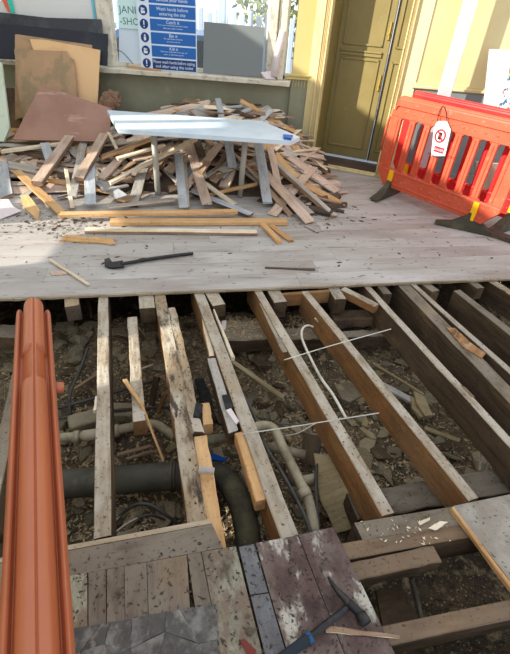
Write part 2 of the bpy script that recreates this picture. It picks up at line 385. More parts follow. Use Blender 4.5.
# ragged pale lip along the cut edge
bm = bmesh.new(); n = 60; prev = None
for i in range(n + 1):
    a = -1.2 + 6.0 * i / n; y0 = -0.006 - 0.012 * abs(noise.noise(V((a*5, 0, 0)))) ; z0 = -0.004 + .002 * noise.noise(V((a*7, 2, 0)))
    cur = [bm.verts.new((a, y0, z0)), bm.verts.new((a, 0.01, z0)), bm.verts.new((a, 0.01, z0-0.018)), bm.verts.new((a, y0+.004, z0-0.018))]
    if prev:
        for j in range(4): bm.faces.new((prev[j], cur[j], cur[(j+1) % 4], prev[(j+1) % 4]))
    prev = cur
obj('floor_edge_strip', bm, M_flooredge, MF, floor)

# walls
def wall_seg(name, a, b, z0, z1, th, m, kind='structure', parent=None):
    a = V((a[0], a[1], 0)); b = V((b[0], b[1], 0)); L = (b - a).length
    M = frame(a, b - a)
    o = obj(name, box((0, 0, z0), (L, th, z1)), m, M, parent)
    if kind and not parent: o['kind'] = kind
    return o
SILL = 0.90
wb = empty('wall_back', Matrix()); wb['kind'] = 'structure'
obj('lower_wall', box((-4.2, 5.85, 0), (0.20, 6.05, SILL-0.04)), M_wgreen, Matrix(), wb)
obj('upper_wall', box((-4.2, 5.85, 2.5), (0.20, 6.05, 3.3)), M_wyel, Matrix(), wb)
obj('yellow_pier', box((0.20, 5.80, 0.96), (0.44, 6.05, 3.3)), M_wyel, Matrix(), wb)
obj('green_pier', box((0.20, 5.80, 0), (0.44, 6.05, 0.96)), M_wgreen, Matrix(), wb)
bm = box((0.13, 5.765, 0.945), (0.45, 5.80, 0.972), bev=.006); add_box(bm, (0.13, 5.78, 0.918), (0.45, 5.80, 0.945))
for k in range(9): add_box(bm, (0.15 + k*.034, 5.785, 0.86 - U(0, .03)), (0.156 + k*.034, 5.80, 0.92))
obj('peeling_dado_rail', bm, M_wyel, Matrix(), wb)
# window sill and frames
w1 = empty('window_1', T((-2, 5.85, SILL))); w1['kind'] = 'structure'
bm = bmesh.new(); n = 40; prev = None
for i in range(n + 1):
    x = -4.1 + 4.28 * i / n; yf = 5.67 + 0.012 * noise.noise(V((x*6, 1, 0))); zb = SILL - 0.045 - 0.02 * abs(noise.noise(V((x*9, 4, 0))))
    cur = [bm.verts.new(p) for p in ((x, yf, SILL - .006), (x, yf + .02, SILL), (x, 6.0, SILL), (x, 6.0, zb), (x, yf + .01, zb))]
    if prev:
        for j in range(5): bm.faces.new((prev[j], cur[j], cur[(j+1) % 5], prev[(j+1) % 5]))
    else: bm.faces.new(cur)
    prev = cur
bm.faces.new(prev)
obj('window_sill', bm, M_sill, Matrix(), w1)
def vpost(px, y, w, d, name='window_frame', z1=2.5):
    p = WY(px, 40, y); bm = box((p.x - w/2, y - d/2, SILL), (p.x + w/2, y + d/2, z1), bev=.008)
    add_box(bm, (p.x - w/2 - .02, y + d/2 - .02, SILL), (p.x + w/2 + .02, y + d/2 + .01, z1))
    return obj(name, bm, M_sill, Matrix(), w1)
vpost(107, 5.86, .14, .10); vpost(150.5, 5.90, .05, .06); vpost(272, 5.88, .10, .12); vpost(283, 5.83, .07, .10); vpost(-20, 5.9, .06, .06); vpost(-150, 5.9, .06, .06)
obj('window_frame', box((-4.1, 5.86, SILL), (0.2, 5.93, SILL + .045), bev=.006), M_sill, Matrix(), w1)
obj('window_frame', box((-4.1, 5.86, 2.42), (0.2, 5.93, 2.5), bev=.006), M_sill, Matrix(), w1)
for (a, b) in ((-4.1, WY(-22, 40, 5.9).x), (WY(-18, 40, 5.9).x, WY(100, 40, 5.9).x), (WY(113, 40, 5.9).x, WY(148, 40, 5.9).x), (WY(153, 40, 5.9).x, WY(268, 40, 5.9).x)):
    obj('pane', box((a, 5.895, SILL+.045), (b, 5.900, 2.42)), M_glass, Matrix(), w1)
# left wall with daylight windows (out of view), it shapes the sun patches
wl = empty('wall_left', Matrix()); wl['kind'] = 'structure'
def lw(y0, y1, z0, z1): obj('wall_panel', box((-4.35, y0, z0), (-4.2, y1, z1)), M_wcream, Matrix(), wl)
lw(-3, 5.85, 0, .72); lw(-3, 5.85, 2.45, 3.1)
ops = [(-0.9, -0.45), (-0.05, 0.45), (1.45, 2.35), (2.6, 3.3)]
y = -3
for (a, b) in ops: lw(y, a, .72, 2.45); y = b
lw(y, 5.85, .72, 2.45)
lw(-0.9, -0.45, .72, 1.40); lw(-0.05, .45, .72, 1.46); lw(-0.05, .45, 1.80, 2.45); lw(-.9, -.45, 1.62, 2.45)
lw(1.45, 1.9, 1.3, 2.45); lw(1.9, 2.35, 1.5, 2.45); lw(2.6, 3.3, .72, .9)
lw(2.92, 2.98, 1.2, 2.45); lw(2.6, 3.3, 1.78, 1.84)
# right wall
wr = empty('wall_right', Matrix()); wr['kind'] = 'structure'
A = V((1.47, 5.33, 0)); B = V((3.9, 5.25, 0)); MRW = frame(A, B - A); LR = (B - A).length
obj('lower_wall', box((0, 0, 0), (LR, .15, .99)), M_dado, MRW, wr)
obj('upper_wall', box((0, 0, .99), (LR, .15, 3.3)), M_wcream, MRW, wr)
bm = box((0, -.022, .97), (LR, 0, 1.005), bev=.008); add_box(bm, (0, -.012, 1.005), (LR, 0, 1.025))
obj('dado_rail', bm, M_wcream, MRW, wr)
obj('skirting', box((0, -.02, 0), (LR, 0, .13), bev=.005), M_dado, MRW, wr)
# door wall and door
P0 = V((0.44, 5.74, 0)); P1 = V((1.47, 5.33, 0)); MD = frame(P0, P1 - P0); LD = (P1 - P0).length
dr = empty('door_1', MD); dr['kind'] = 'structure'
def dpart(name, bm, m, label=None, parent=None): return obj(name, bm, m, MD, parent or dr, label=label)
def jamb_moulding(x, w):
    bm = box((x, -.012, 0), (x + w, .03, 2.6), bev=.003)
    for s, q, d in ((.08, .18, .030), (.34, .10, .022), (.52, .10, .026), (.72, .22, .034)):
        add_box(bm, (x + w*s, -d, 0), (x + w*(s+q), -.010, 2.6), bev=.004)
    return bm
dpart('door_jamb', jamb_moulding(0.035, .10), M_jamb)
dpart('door_jamb', jamb_moulding(0.935, .065), M_jamb)
dpart('door_reveal', box((.125, .03, 0), (.14, .42, 2.6)), M_door)
dpart('door_reveal', box((.925, .03, 0), (.945, .42, 2.6)), M_door)
bm = box((.13, -.03, 0), (.935, .02, .04), bev=.004); add_box(bm, (.13, -.04, .004), (.935, -.028, .022), bev=.003)
dpart('threshold_moulding', bm, M_jamb)
dpart('threshold', box((.13, .02, 0), (.935, .37, .05)), M_darkw)
dpart('door_lintel', box((0, -.02, 2.6), (LD, .42, 3.3)), M_wyel)
def door_leaf(x0, x1, y, z0=.085, z1=2.6):
    bm = box((x0, y, z0), (x1, y + .045, z1), bev=.003); return bm
lf = dpart('door_leaf', door_leaf(.14, .733, .34), M_door)
def panel(x0, x1, z0, z1, y, lf):
    bm = bmesh.new(); w = .022
    for (a, b, c, d) in ((x0, x1, z0, z0+w), (x0, x1, z1-w, z1), (x0, x0+w, z0, z1), (x1-w, x1, z0, z1)): add_box(bm, (a, y-.014, c), (b, y, d), bev=.004)
    o = dpart('panel_moulding', bm, M_door, parent=lf)
panel(.20, .66, .20, 1.17, .34, lf); panel(.20, .66, 1.29, 2.35, .34, lf)
bm = bmesh.new(); add_box(bm, (.19, .322, 1.19), (.67, .34, 1.22), bev=.004); add_box(bm, (.19, .318, 1.225), (.67, .34, 1.245), bev=.004)
dpart('lock_rail_bead', bm, M_door, parent=lf)
lf2 = dpart('door_leaf', door_leaf(.746, .93, .33), M_door)
panel(.80, .90, .20, 1.17, .33, lf2); panel(.80, .90, 1.29, 2.35, .33, lf2)
for z in (1.36, .86):
    bm = box((.69, .325, z), (.715, .34, z + .17), bev=.004); tube_bm([(.702, .325, z+.06), (.702, .295, z+.06)], .012, bm=bm, sub=1)
    dpart('lock_plate', bm, M_brass, parent=lf)
# black strip painting in the dark of the gap between the two leaves: daylight shows through the gap
dpart('gap_shade_strip', box((.748, .318, .085), (.762, .335, 2.6), bev=.002), M_blk, parent=lf2)
obj('wall_fill', box((-.06, .02, 0), (.045, .30, 3.3)), M_jamb, MD, dr)
obj('wall_fill', box((.99, .0, 0), (LD + .03, .30, 3.3)), M_wcream, MD, dr)
# ceiling-height cornice is out of frame; the light cable by the middle mullion
p = WY(118, 50, 5.86)
tube('window_cable', [WY(117, 50, 5.84), WY(122, 52, 5.84), WY(128, 58, 5.84), WY(133, 64, 5.82)], .004, M_blk, 'thin black cable curling down the glass beside the poster', 'cable', sides=6)

# ================================================================ OUTSIDE THE WINDOW
struct(obj('road', box((-14, 6.3, -.15), (8, 30, -.1)), M_road))
fn = empty('garden_fence', T((-2, 9.5, 0)), 'pale blue picket fence across the road outside the window', 'fence')
for i in range(46):
    x = -5.2 + i*.15
    obj('picket', box((x, 9.5, -.1), (x + .09, 9.53, 1.45 + .06*(i % 2)), bev=.01), M_fence, Matrix(), fn)
obj('rail', box((-5.3, 9.53, .3), (1.8, 9.57, .38)), M_fence, Matrix(), fn)
obj('rail', box((-5.3, 9.53, 1.1), (1.8, 9.57, 1.18)), M_fence, Matrix(), fn)
def tree(x, y, h, label):
    t = empty('tree', T((x, y, 0)), label, 'tree')
    obj('trunk', tube_bm([(0,0,-.1), (.05,0,h*.3), (-.05,.05,h*.6)], lambda s: .12*(1-.5*s), sides=8), M_darkw, T((x, y, 0)), t)
    bm = bmesh.new()
    for i in range(1500):
        d = V((random.gauss(0,1), random.gauss(0,1), random.gauss(0,1))).normalized() * U(.4, 1.0)
        c = V((d.x*1.3, d.y*1.2, h*.62 + d.z*h*.42)); a = V((U(-1,1),U(-1,1),U(-1,1))).normalized()*.09; b = V((U(-1,1),U(-1,1),U(-1,1))).normalized()*.05
        bm.faces.new([bm.verts.new(c+q) for q in (a, b, -a, -b)])
    tag(obj('foliage', bm, M_fol, T((x, y, 0)), t), kind='stuff')
tree(.15, 11.5, 3.2, 'yellow green bushy tree outside, behind the grey board on the sill')
tree(-6.8, 13.0, 3.0, 'pale bushy tree outside the far left pane')
for (px, cx) in ((200, 1),):
    ps = empty('gate_post', T(tuple(WY(222, 20, 9.2)[:2]) + (0,)), 'pale blue square gate post outside, above the grey board', 'post')
    obj('shaft', box((-.06, -.06, -.1), (.06, .06, 2.2), bev=.01), M_fence, MW[ps.name], ps)
    obj('cap', box((-.09, -.09, 2.2), (.09, .09, 2.26), bev=.02), M_fence, MW[ps.name], ps)
cr = empty('parked_car', T((-1.55, 8.0, -.1)), 'blue parked car outside, seen between poster and grey board', 'car')
Mc = MW[cr.name]
bm = prism([(-1.9,.3),(-1.9,.75),(-1.2,.85),(-.7,1.3),(.7,1.3),(1.2,.88),(1.9,.75),(1.9,.3)], -.75, .75, axis='y'); obj('body', bm, M_car, Mc, cr)
obj('window_band', prism([(-1.1,.87),(-.65,1.24),(.65,1.24),(1.1,.87)], -.76, .76, axis='y'), M_blk, Mc, cr)
for sx in (-1.2, 1.2):
    for sy in (-.7, .7): obj('wheel', tube_bm([(sx, sy-.1, .3), (sx, sy+.1, .3)], .3, sides=16, sub=1), M_blk, Mc, cr)

# ================================================================ THINGS ON THE SILL
def text_bm(s, size, ext=0.0006):
    c = bpy.data.curves.new('t', 'FONT'); c.body = s; c.size = size; c.extrude = ext; c.align_x = 'CENTER'; c.align_y = 'CENTER'; c.resolution_u = 2
    o = bpy.data.objects.new('t', c); COL.objects.link(o)
    me = bpy.data.meshes.new_from_object(o); bpy.data.objects.remove(o); bpy.data.curves.remove(c); return me
YP = 5.80
tl_, tr_, br_, bl_ = WY(138, -4, YP), WY(197.5, 0, YP), WY(197, 69.5, YP-.02), WY(141, 64.5, YP-.02)
PX = (tr_ - tl_); PX.z = 0; PW = ((tr_ - tl_).length + (br_ - bl_).length) / 2
org = V((bl_.x, YP - .015, SILL + .005)); MP = frame(org, V((1, 0, 0)))       # local x right, z up, -y to room
PW = br_.x - bl_.x; PH = 1.0
po = empty('safety_poster', MP, 'blue and white hand washing notice board standing on the window sill', 'poster')
def pp(name, bm, m, par=None, M=MP): return obj(name, bm, m, M, par or po)
pp('backing', box((0, 0, 0), (PW, .012, PH)), M_posterw)
rh = .118; rows = ["Clean hands with soap.\nSanitise your hands", "Wash hands before\nentering the site", "Catch it\nCover your mouth and nose with a tissue\nwhen you cough or sneeze", "Bin it\nPut used tissues in the bin\nas soon as you can", "Kill it\nClean your hands often with soap and\nwater or with hand sanitiser", "Please wash hands before eating,\nand after using the toilet"]
for i, tx in enumerate(rows):
    z1 = .735 - i*.124; z0 = z1 - .108
    bnr = pp('blue_panel', box((.21*PW, -.003, z0), (.985*PW, 0, z1)), M_posterb if i < 5 else M_postern)
    lines = tx.split('\n')
    for k, ln in enumerate(lines):
        big = (len(lines) == 2) or k == 0
        sz = .044 if len(lines) == 2 else (.046 if k == 0 else .020)
        zc = z1 - (.032 + .044*k) if len(lines) == 2 else z1 - (.024 if k == 0 else .052 + .026*(k-1))
        me = text_bm(ln, sz); w = max(v.co.x for v in me.vertices) - min(v.co.x for v in me.vertices); s = min(1, .74*PW / w)
        obj('lettering', me, M_posterw, MP @ T((.597*PW, -.004, zc)) @ Matrix.Rotation(math.pi/2, 4, 'X') @ Matrix.Diagonal((s, 1, 1, 1)), bnr)
    zc = (z0 + z1) / 2; r = .047
    dsk = pp('round_symbol', tube_bm([(.105*PW, 0, zc), (.105*PW, -.003, zc)], r, sides=20, sub=1), M_postern)
    bm = bmesh.new()
    if i in (2, 5): add_box(bm, (.105*PW-.006, -.006, zc-.008), (.105*PW+.006, -.003, zc+.032)); add_box(bm, (.105*PW-.006, -.006, zc-.03), (.105*PW+.006, -.003, zc-.018))
    elif i == 3:
        add_box(bm, (.105*PW-.012, -.006, zc-.028), (.105*PW+.012, -.003, zc+.008)); bmesh.ops.create_uvsphere(bm, u_segments=8, v_segments=6, radius=.010, matrix=T((.105*PW, -.004, zc+.02)))
    else:
        for k in range(4): add_box(bm, (.105*PW-.022+k*.010, -.006, zc-.006+k*.004), (.105*PW-.014+k*.010, -.003, zc+.024-k*.002))
        add_box(bm, (.105*PW-.024, -.006, zc-.028), (.105*PW+.020, -.003, zc-.004))
    obj('pictogram', bm, M_posterw, MP, dsk)
hd = pp('navy_header', box((0, -.003, .745), (PW, 0, PH)), M_postern)
for k, (ln, sz) in enumerate((("STOP", .11), ("Keep this site safe", .036))):
    me = text_bm(ln, sz); obj('lettering', me, M_posterw, MP @ T((PW*.5, -.004, .90 - k*.09)) @ Matrix.Rotation(math.pi/2, 4, 'X'), hd)
# pale paper with mirrored grey letters
a = WY(119, 28, 5.84); b = WY(137, 28, 5.84)
MQ = frame(V((a.x, 5.87, a.z)), V((1, 0, 0)))
pn = empty('paper_notice', MQ, 'pale cyan paper with faint grey capitals stuck to glass left of the blue poster', 'notice')
wq = (b.x - a.x) * 1.3
obj('sheet', box((0, 0, 0), (wq, .003, .42)), M_paper, MQ, pn)
for k, ln in enumerate(("JANIE", "-SHO-")):
    me = text_bm(ln, .095); w = max(v.co.x for v in me.vertices) - min(v.co.x for v in me.vertices)
    obj('lettering', me, M_ink, MQ @ T((wq*.5, -.001, .17 - k*.105)) @ Matrix.Rotation(math.pi/2, 4, 'X') @ Matrix.Diagonal((wq*.92/w, 1, 1, 1)), pn)
# white sheet behind poster
slab('white_sheet', [WY(119, -6, 5.885), WY(140, -6, 5.885), WY(141, 66, 5.885), WY(119, 64, 5.885)], .004, M_posterw, 'plain white sheet on the glass between wide mullion and blue poster', 'sheet')
# grey board
slab('grey_board', [WY(204, 21.5, 5.80), WY(264.5, 27.5, 5.80), WY(261.5, 77, 5.71), WY(203, 73, 5.71)], .012, M_greyb, 'plain square grey board leaning in the right of the window', 'board')
beam('wood_strip', WY(127, 65.5, 5.72), WY(161, 69.5, 5.72), .03, .02, [M_fresh, M_fresh], 'short orange wood strip lying on the sill under the poster', 'strip')
o = tube('white_tube', [WY(283, 31, 5.80), WY(277, 55, 5.76), WY(274, 77, 5.72)], .04, M_whitep, 'short white tube leaning at the right end of the sill', 'tube', sides=12, sub=1)
slab('rag', [WY(261, 72, 5.70), WY(271, 71, 5.75), WY(276, 79, 5.70), WY(266, 79, 5.68)], .03, M_whitep, 'crumpled white rag on the sill right of the grey board', 'rag', jag=.01)
slab('turquoise_strip', [WY(6, -4, 5.86), WY(11, -4, 5.86), WY(15, 13, 5.86), WY(11, 13, 5.86)], .003, mat('turquoise_tape', [(60,214,190)], vary=0), 'turquoise tape strip on the far left pane', 'tape')
slab('red_strip', [WY(0, -4, 5.86), WY(5.5, -4, 5.86), WY(10.5, 12, 5.86), WY(8, 12, 5.86)], .003, mat('coral_tape', [(236,110,90)], vary=0), 'coral red tape strip on the far left pane', 'tape')
slab('pale_outside_sheet', [WY(-30, -8, 5.88), WY(96, -8, 5.88), WY(100, 40, 5.88), WY(-30, 36, 5.88)], .004, mat('pale_outside_white', [(226,228,226)], vary=0), 'white sheet added for the pale outside in the left pane, above the black rubber', 'sheet')  # added sheet, its white stands in for the pale daylight outside
slab('cyan_strip', [WY(90, -6, 5.86), WY(93, -6, 5.86), WY(97, 26, 5.86), WY(95, 26, 5.86)], .003, mat('cyan_tape', [(120,200,225)], vary=0), 'thin cyan tape beside the wide window mullion', 'tape')

# black rubber sheets
slab('rubber_sheet', [WY(-20, 9, 5.66), WY(0, 12, 5.66), WY(48, 18, 5.68), WY(101, 19, 5.70), WY(103, 34, 5.66), WY(60, 31, 5.62), WY(-20, 28, 5.6)], .02, M_rubbers, 'upper dusty black rubber sheet leaning across the left window', 'sheet', jag=.004)
slab('rubber_sheet', [WY(-20, 22, 5.60), WY(60, 29, 5.62), WY(108, 34, 5.64), WY(107, 66, 5.60), WY(60, 62, 5.58), WY(-20, 58, 5.56)], .02, mat('plain_black_rubber', [(42,46,56), ((66,70,78),4,(1,1,1),.5,.7,.5)], rough=.6), 'lower smooth black sheet behind the stained boards', 'sheet', jag=.004)
# leaning boards
slab('stained_board', [WY(15, 34, 5.60), WY(92, 45, 5.60), WY(92, 90, 5.5), WY(15, 120, 5.40)], .015, M_osb, 'dark brown stained board at the back of the leaning boards', 'board', jag=.004)
slab('orange_board', [WY(30, 39, 5.57), WY(47, 40, 5.57), WY(100, 50, 5.57), WY(97, 106, 5.42), WY(40, 120, 5.38), WY(36, 60, 5.5)], .015, M_osb2, 'pale orange board leaning between two stained brown boards', 'board', jag=.003)
slab('stained_board', [WY(14, 49, 5.50), WY(66, 51, 5.50), WY(68, 56, 5.50), WY(74, 60, 5.5), WY(79, 110, 5.34), WY(26, 135, 5.25), WY(18, 90, 5.40)], .015, M_osb, 'patchy brown and olive board leaning in front of the orange board', 'board', jag=.006)
slab('maroon_board', [WY(40, 83, 5.15), WY(112, 110, 5.05), WY(108, 140, 4.75), WY(14, 141, 4.75)], .02, M_mboard, 'large smooth maroon brown board lying back on the leaning boards', 'board')
slab('dark_board', [WY(6, 88, 5.55), WY(18, 88, 5.55), WY(22, 132, 5.4), WY(8, 130, 5.4)], .02, M_darkw, 'narrow dark brown board standing behind the pale mint panel', 'board')
slab('mint_panel', [WY(-12, 58, 5.2), WY(1, 62, 5.2), WY(10, 128, 4.9), WY(3, 141, 4.8), WY(-20, 141, 4.8)], .03, M_mint, 'pale mint panel standing at the left edge', 'panel')
bm = bmesh.new(); bmesh.ops.create_icosphere(bm, subdivisions=3, radius=.11)
for v in bm.verts: v.co = V((v.co.x, v.co.y*.5, v.co.z*.8)) * (1 + .5*noise.noise(v.co*14) + .25*noise.noise(v.co*34))
tag(obj('crumpled_cardboard', bm, M_card, T(WY(113, 99, 5.55))), 'crumpled brown cardboard against the green wall, right of the boards', 'cardboard')
bm = bmesh.new(); bmesh.ops.create_icosphere(bm, subdivisions=3, radius=.11)
for v in bm.verts: v.co = V((v.co.x*.8, v.co.y*.5, v.co.z*1.1)) * (1 + .5*noise.noise(v.co*11+V((5,5,5))) + .25*noise.noise(v.co*30))
tag(obj('crumpled_cardboard', bm, M_card, T(WY(106, 108, 5.4))), 'darker lump of crumpled cardboard just behind the maroon board corner', 'cardboard')

# ================================================================ TIMBER HEAP
def sm(a, b, t): t = max(0, min(1, (t-a)/(b-a))); return t*t*(3-2*t)
def lerp_tab(tab, x):
    if x <= tab[0][0]: return tab[0][1]
    for (a, u), (b, v) in zip(tab, tab[1:]):
        if x <= b: return u + (v-u)*(x-a)/(b-a)
    return tab[-1][1]
def heap(x, y):
    pk = lerp_tab([(-3.2,.20), (-2.4,.26), (-1.9,.34), (-1.3,.48), (-.7,.62), (-.3,.62), (.15,.5), (.5,.22), (.85,.0)], x)
    yf = lerp_tab([(-3.2,3.9), (-1.6,3.95), (-1.3,4.2), (-.9,4.2), (-.6,4.1), (-.4,4.3), (.0,4.3), (.3,4.1), (.8,4.4)], x)
    return pk * max(0, min(1, (y - yf) / (5.45 - yf))) ** 0.85
def HP(px, py, dz=0.0):
    d = ray(px, py); o = V((0, 0, H)); last = 2.5
    t = 2.5
    while t < 9:
        q = o + d * (t / d.y)
        if q.y > 5.6 or q.z <= heap(q.x, q.y) + dz: break
        t += .02
    return o + d * (t / d.y)
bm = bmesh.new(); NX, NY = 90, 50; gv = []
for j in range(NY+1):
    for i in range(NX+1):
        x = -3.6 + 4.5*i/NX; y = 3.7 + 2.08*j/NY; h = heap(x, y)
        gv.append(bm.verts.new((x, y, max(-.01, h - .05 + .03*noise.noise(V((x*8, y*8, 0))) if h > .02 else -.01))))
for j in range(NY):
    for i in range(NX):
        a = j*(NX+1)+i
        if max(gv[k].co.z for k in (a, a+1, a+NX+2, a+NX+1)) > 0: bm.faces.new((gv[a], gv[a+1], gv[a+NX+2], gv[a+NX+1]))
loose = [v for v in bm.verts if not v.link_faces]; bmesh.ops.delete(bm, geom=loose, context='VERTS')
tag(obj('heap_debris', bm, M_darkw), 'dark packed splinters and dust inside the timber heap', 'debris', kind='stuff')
# filler planks, one by one, mesh data shared between alike ones
PROTO = []
for k in range(14):
    L = U(.5, 1.25); w = random.choice((.05, .08, .095, .11)); h = random.choice((.012, .018, .022, .035))
    b2 = beam_bm(L, w, h, n=3, jit=.003, ch=.003, ragged=.05)
    me = bpy.data.meshes.new('plank'); bmesh.ops.recalc_face_normals(b2, faces=b2.faces[:]); b2.to_mesh(me); b2.free(); PROTO.append((L, me))
WM = [M_greyw, M_bluew, M_brownw, M_pale, M_pinkw, M_fresh, M_greyw, M_pinkw, M_brownw, M_pale, M_greyw, M_bluew, M_darkw, M_pinkw]
for (L, me), m in zip(PROTO, WM):
    me.materials.append(M_brownw if m in (M_greyw, M_bluew) else m); me.materials.append(m)
for i in range(330):
    L, me = random.choice(PROTO)
    x = U(-3.0, .62) if i > 90 else U(-1.2, .4); y = U(4.0, 5.5) if i > 90 else U(4.7, 5.5)
    a = random.gauss(math.radians(20), .9) if R_() < .6 else U(0, math.pi)
    d = V((math.cos(a), math.sin(a), 0))
    A = V((x, y, 0)) - d*L/2; B = V((x, y, 0)) + d*L/2
    if A.y > 5.75 or B.y > 5.75 or A.y < 3.75 or B.y < 3.75: continue
    if max(A.x, B.x) > .85: continue
    if any(abs((A.lerp(B, t)).x - lx) < .13 and (A.lerp(B, t)).y < ly + .12 for t in [q/12 for q in range(13)] for lx, ly in ((-1.05, 4.22), (-.25, 4.38))): continue
    lift = U(-.02, .05)
    A.z = max(.02, heap(A.x, A.y) + lift + U(-.04, .03)); B.z = max(.02, heap(B.x, B.y) + lift + U(-.04, .03))
    mid = heap(x, y)
    if (A.z + B.z)/2 < mid: dd = mid - (A.z+B.z)/2; A.z += dd; B.z += dd
    up = V((U(-.3,.3), U(-.5,.2), 1)).normalized()
    o = bpy.data.objects.new('plank', me); COL.objects.link(o); o.matrix_basis = frame(A, B - A, up)
    cn = me.materials[1].name.replace('_', ' '); cn = {'grey weathered wood':'grey weathered', 'blue grey painted wood':'bluish grey', 'brown old wood':'brown', 'pale wood':'pale cream', 'pinkish worn wood':'pinkish', 'fresh sawn wood':'light orange', 'dark old wood':'dark'}[cn]
    reg = 'left end' if x < -1.9 else ('part left of the table' if x < -1.3 else ('stretch under the table' if x < -.1 and y < 5 else ('top behind the table' if y >= 5 else 'right end')))
    tag(o, cn + ' broken plank tangled in the ' + reg + ' of the timber heap', 'plank', cn + ' planks in the ' + reg + ' of the heap')
# hand placed planks (end, end, lift at each end, width, thickness, sides, top, label)
HPK = [
 ((104,133),(78,178),.20,.16,.095,.04,M_brownw,M_pinkw,'thick plank with brown lower half leaning on heap left of table, right of a pair'),
 ((76,126),(36,182),.18,.14,.10,.045,M_brownw,M_pinkw,'thick plank with sunlit middle, left of the leaning pair by the maroon board'),
 ((84,140),(72,196),.10,.08,.08,.02,M_greyw,M_greyw,'grey board standing between the two thick leaning planks'),
 ((90,160),(90,204),.12,.07,.10,.015,M_bluew,M_bluew,'pale blue grey short board under the thick plank left of the table'),
 ((44,142),(52,165),.14,.12,.09,.015,M_bluew,M_bluew,'small bluish white board end at the left of the heap'),
 ((16,170),(62,212),.06,.04,.085,.02,M_fresh,M_fresh,'flat light orange board slanting at the left front of the heap'),
 ((66,168),(72,208),.12,.03,.035,.02,M_fresh,M_pale,'splintered pale stick hanging beside the leaning planks'),
 ((178,152),(184,208),.10,.06,.085,.015,M_bluew,M_bluew,'bluish white board standing upright in front of the heap centre'),
 ((220,143),(184,188),.14,.10,.09,.02,M_pinkw,M_pinkw,'wide pinkish board slanting under the table middle'),
 ((208,160),(194,182),.12,.10,.07,.02,M_brownw,M_brownw,'short brown board crossing behind the pinkish slanting board'),
 ((227,132),(233,168),.18,.12,.09,.015,M_bluew,M_bluew,'grey board with bright paint flakes dropping from the table edge'),
 ((258,140),(268,203),.20,.06,.095,.02,M_bluew,M_bluew,'long slate grey board sloping down right of the table leg'),
 ((270,146),(280,192),.16,.06,.07,.02,M_pinkw,M_pinkw,'pinkish board sloping beside the long slate grey board'),
 ((314,166),(272,214),.10,.03,.10,.015,M_pale,M_pinkw,'broad clean pinkish board lying over the right of the heap'),
 ((274,160),(336,216),.10,.03,.06,.045,M_brownw,M_greyw,'long grey brown timber running to the right front of the heap'),
 ((268,176),(312,214),.06,.03,.09,.025,M_darkw,M_greyw,'dark grey board under the broad pinkish board'),
 ((300,196),(345,211),.05,.03,.035,.02,M_darkw,M_darkw,'thin dark lath at the right end of the heap'),
 ((300,196),(348,191),.04,.03,.03,.018,M_pinkw,M_pinkw,'thin pinkish lath pointing at the door'),
 ((316,192),(326,182),.03,.02,.025,.015,M_whitep,M_whitep,'little white stick by the door threshold'),
 ((192,190),(252,214),.07,.04,.09,.015,M_darkw,M_bluew,'dark slate grey board lying flat behind the orange boards'),
 ((198,178),(236,204),.10,.06,.06,.02,M_pale,M_pale,'pale stick slanting right behind the slate board'),
 ((206,194),(258,182),.08,.08,.03,.03,M_fresh,M_fresh,'square orange batten across the foot of the right table leg'),
 ((108,182),(196,137),.10,.16,.06,.03,M_pale,M_pale,'long pale batten crossing the heap behind the left table leg'),
 ((116,158),(165,144),.16,.16,.07,.02,M_pale,M_pale,'cream board lying across the heap left of the table leg'),
 ((0,150),(70,141),.10,.12,.07,.03,M_pale,M_pale,'long cream plank along the back of the heap at the left edge'),
 ((0,143),(60,150),.06,.06,.12,.02,M_greyw,M_greyw,'wide grey board end under the cream plank at the left edge'),
 ((-10,160),(48,172),.04,.04,.16,.02,M_greyw,M_greyw,'wide grey board flat on floor at the left edge'),
 ((100,156),(155,136),.12,.14,.07,.03,M_fresh,M_brownw,'reddish brown board wedge behind the left table leg'),
 ((108,131),(118,150),.16,.12,.03,.03,M_pale,M_pale,'short pale prop stick beside the yellow sunlit plank'),
 ((120,200),(145,190),.07,.06,.09,.02,M_fresh,M_brownw,'short squared block left of the left table leg foot'),
 ((106,206),(175,198),.06,.06,.06,.02,M_pale,M_greyw,'grey plank along the foot of the left table leg'),
 ((100,190),(128,184),.09,.09,.05,.02,M_greyw,M_greyw,'short grey stick left of the table leg'),
 ((122,176),(150,160),.14,.14,.07,.02,M_brownw,M_greyw,'grey brown board under the long pale batten'),
 ((218,98),(223,125),.10,.06,.07,.015,M_bluew,M_bluew,'upright pale slat above the back edge of the table'),
 ((272,109),(256,124),.10,.06,.08,.015,M_bluew,M_bluew,'pale slat leaning right at the back of the heap'),
 ((175,112),(243,105),.06,.08,.06,.02,M_bluew,M_bluew,'long pale slat on the heap top behind the table'),
 ((250,108),(225,118),.08,.06,.06,.02,M_bluew,M_bluew,'pale slat crossing the long one on the heap top'),
 ((170,103),(262,104),.07,.06,.03,.02,M_darkw,M_darkw,'dark lath on the very top of the heap by the wall'),
 ((160,107),(200,99),.05,.05,.04,.02,M_pale,M_greyw,'grey lath with yellow tip on the heap top left'),
 ((170,115),(215,108),.05,.05,.05,.02,M_greyw,M_greyw,'grey slat poking left from the heap top'),
 ((240,112),(285,113),.05,.03,.05,.02,M_greyw,M_greyw,'grey slat poking right from the heap top'),
]
for (a, b, za, zb, w, h, ms, mt, lab) in HPK:
    A = HP(a[0], a[1], za); B = HP(b[0], b[1], zb)
    beam('plank', A, B, w, h, [ms, mt], lab, 'plank', 'loose planks of the timber heap', n=4, jit=.002, ragged=.02)
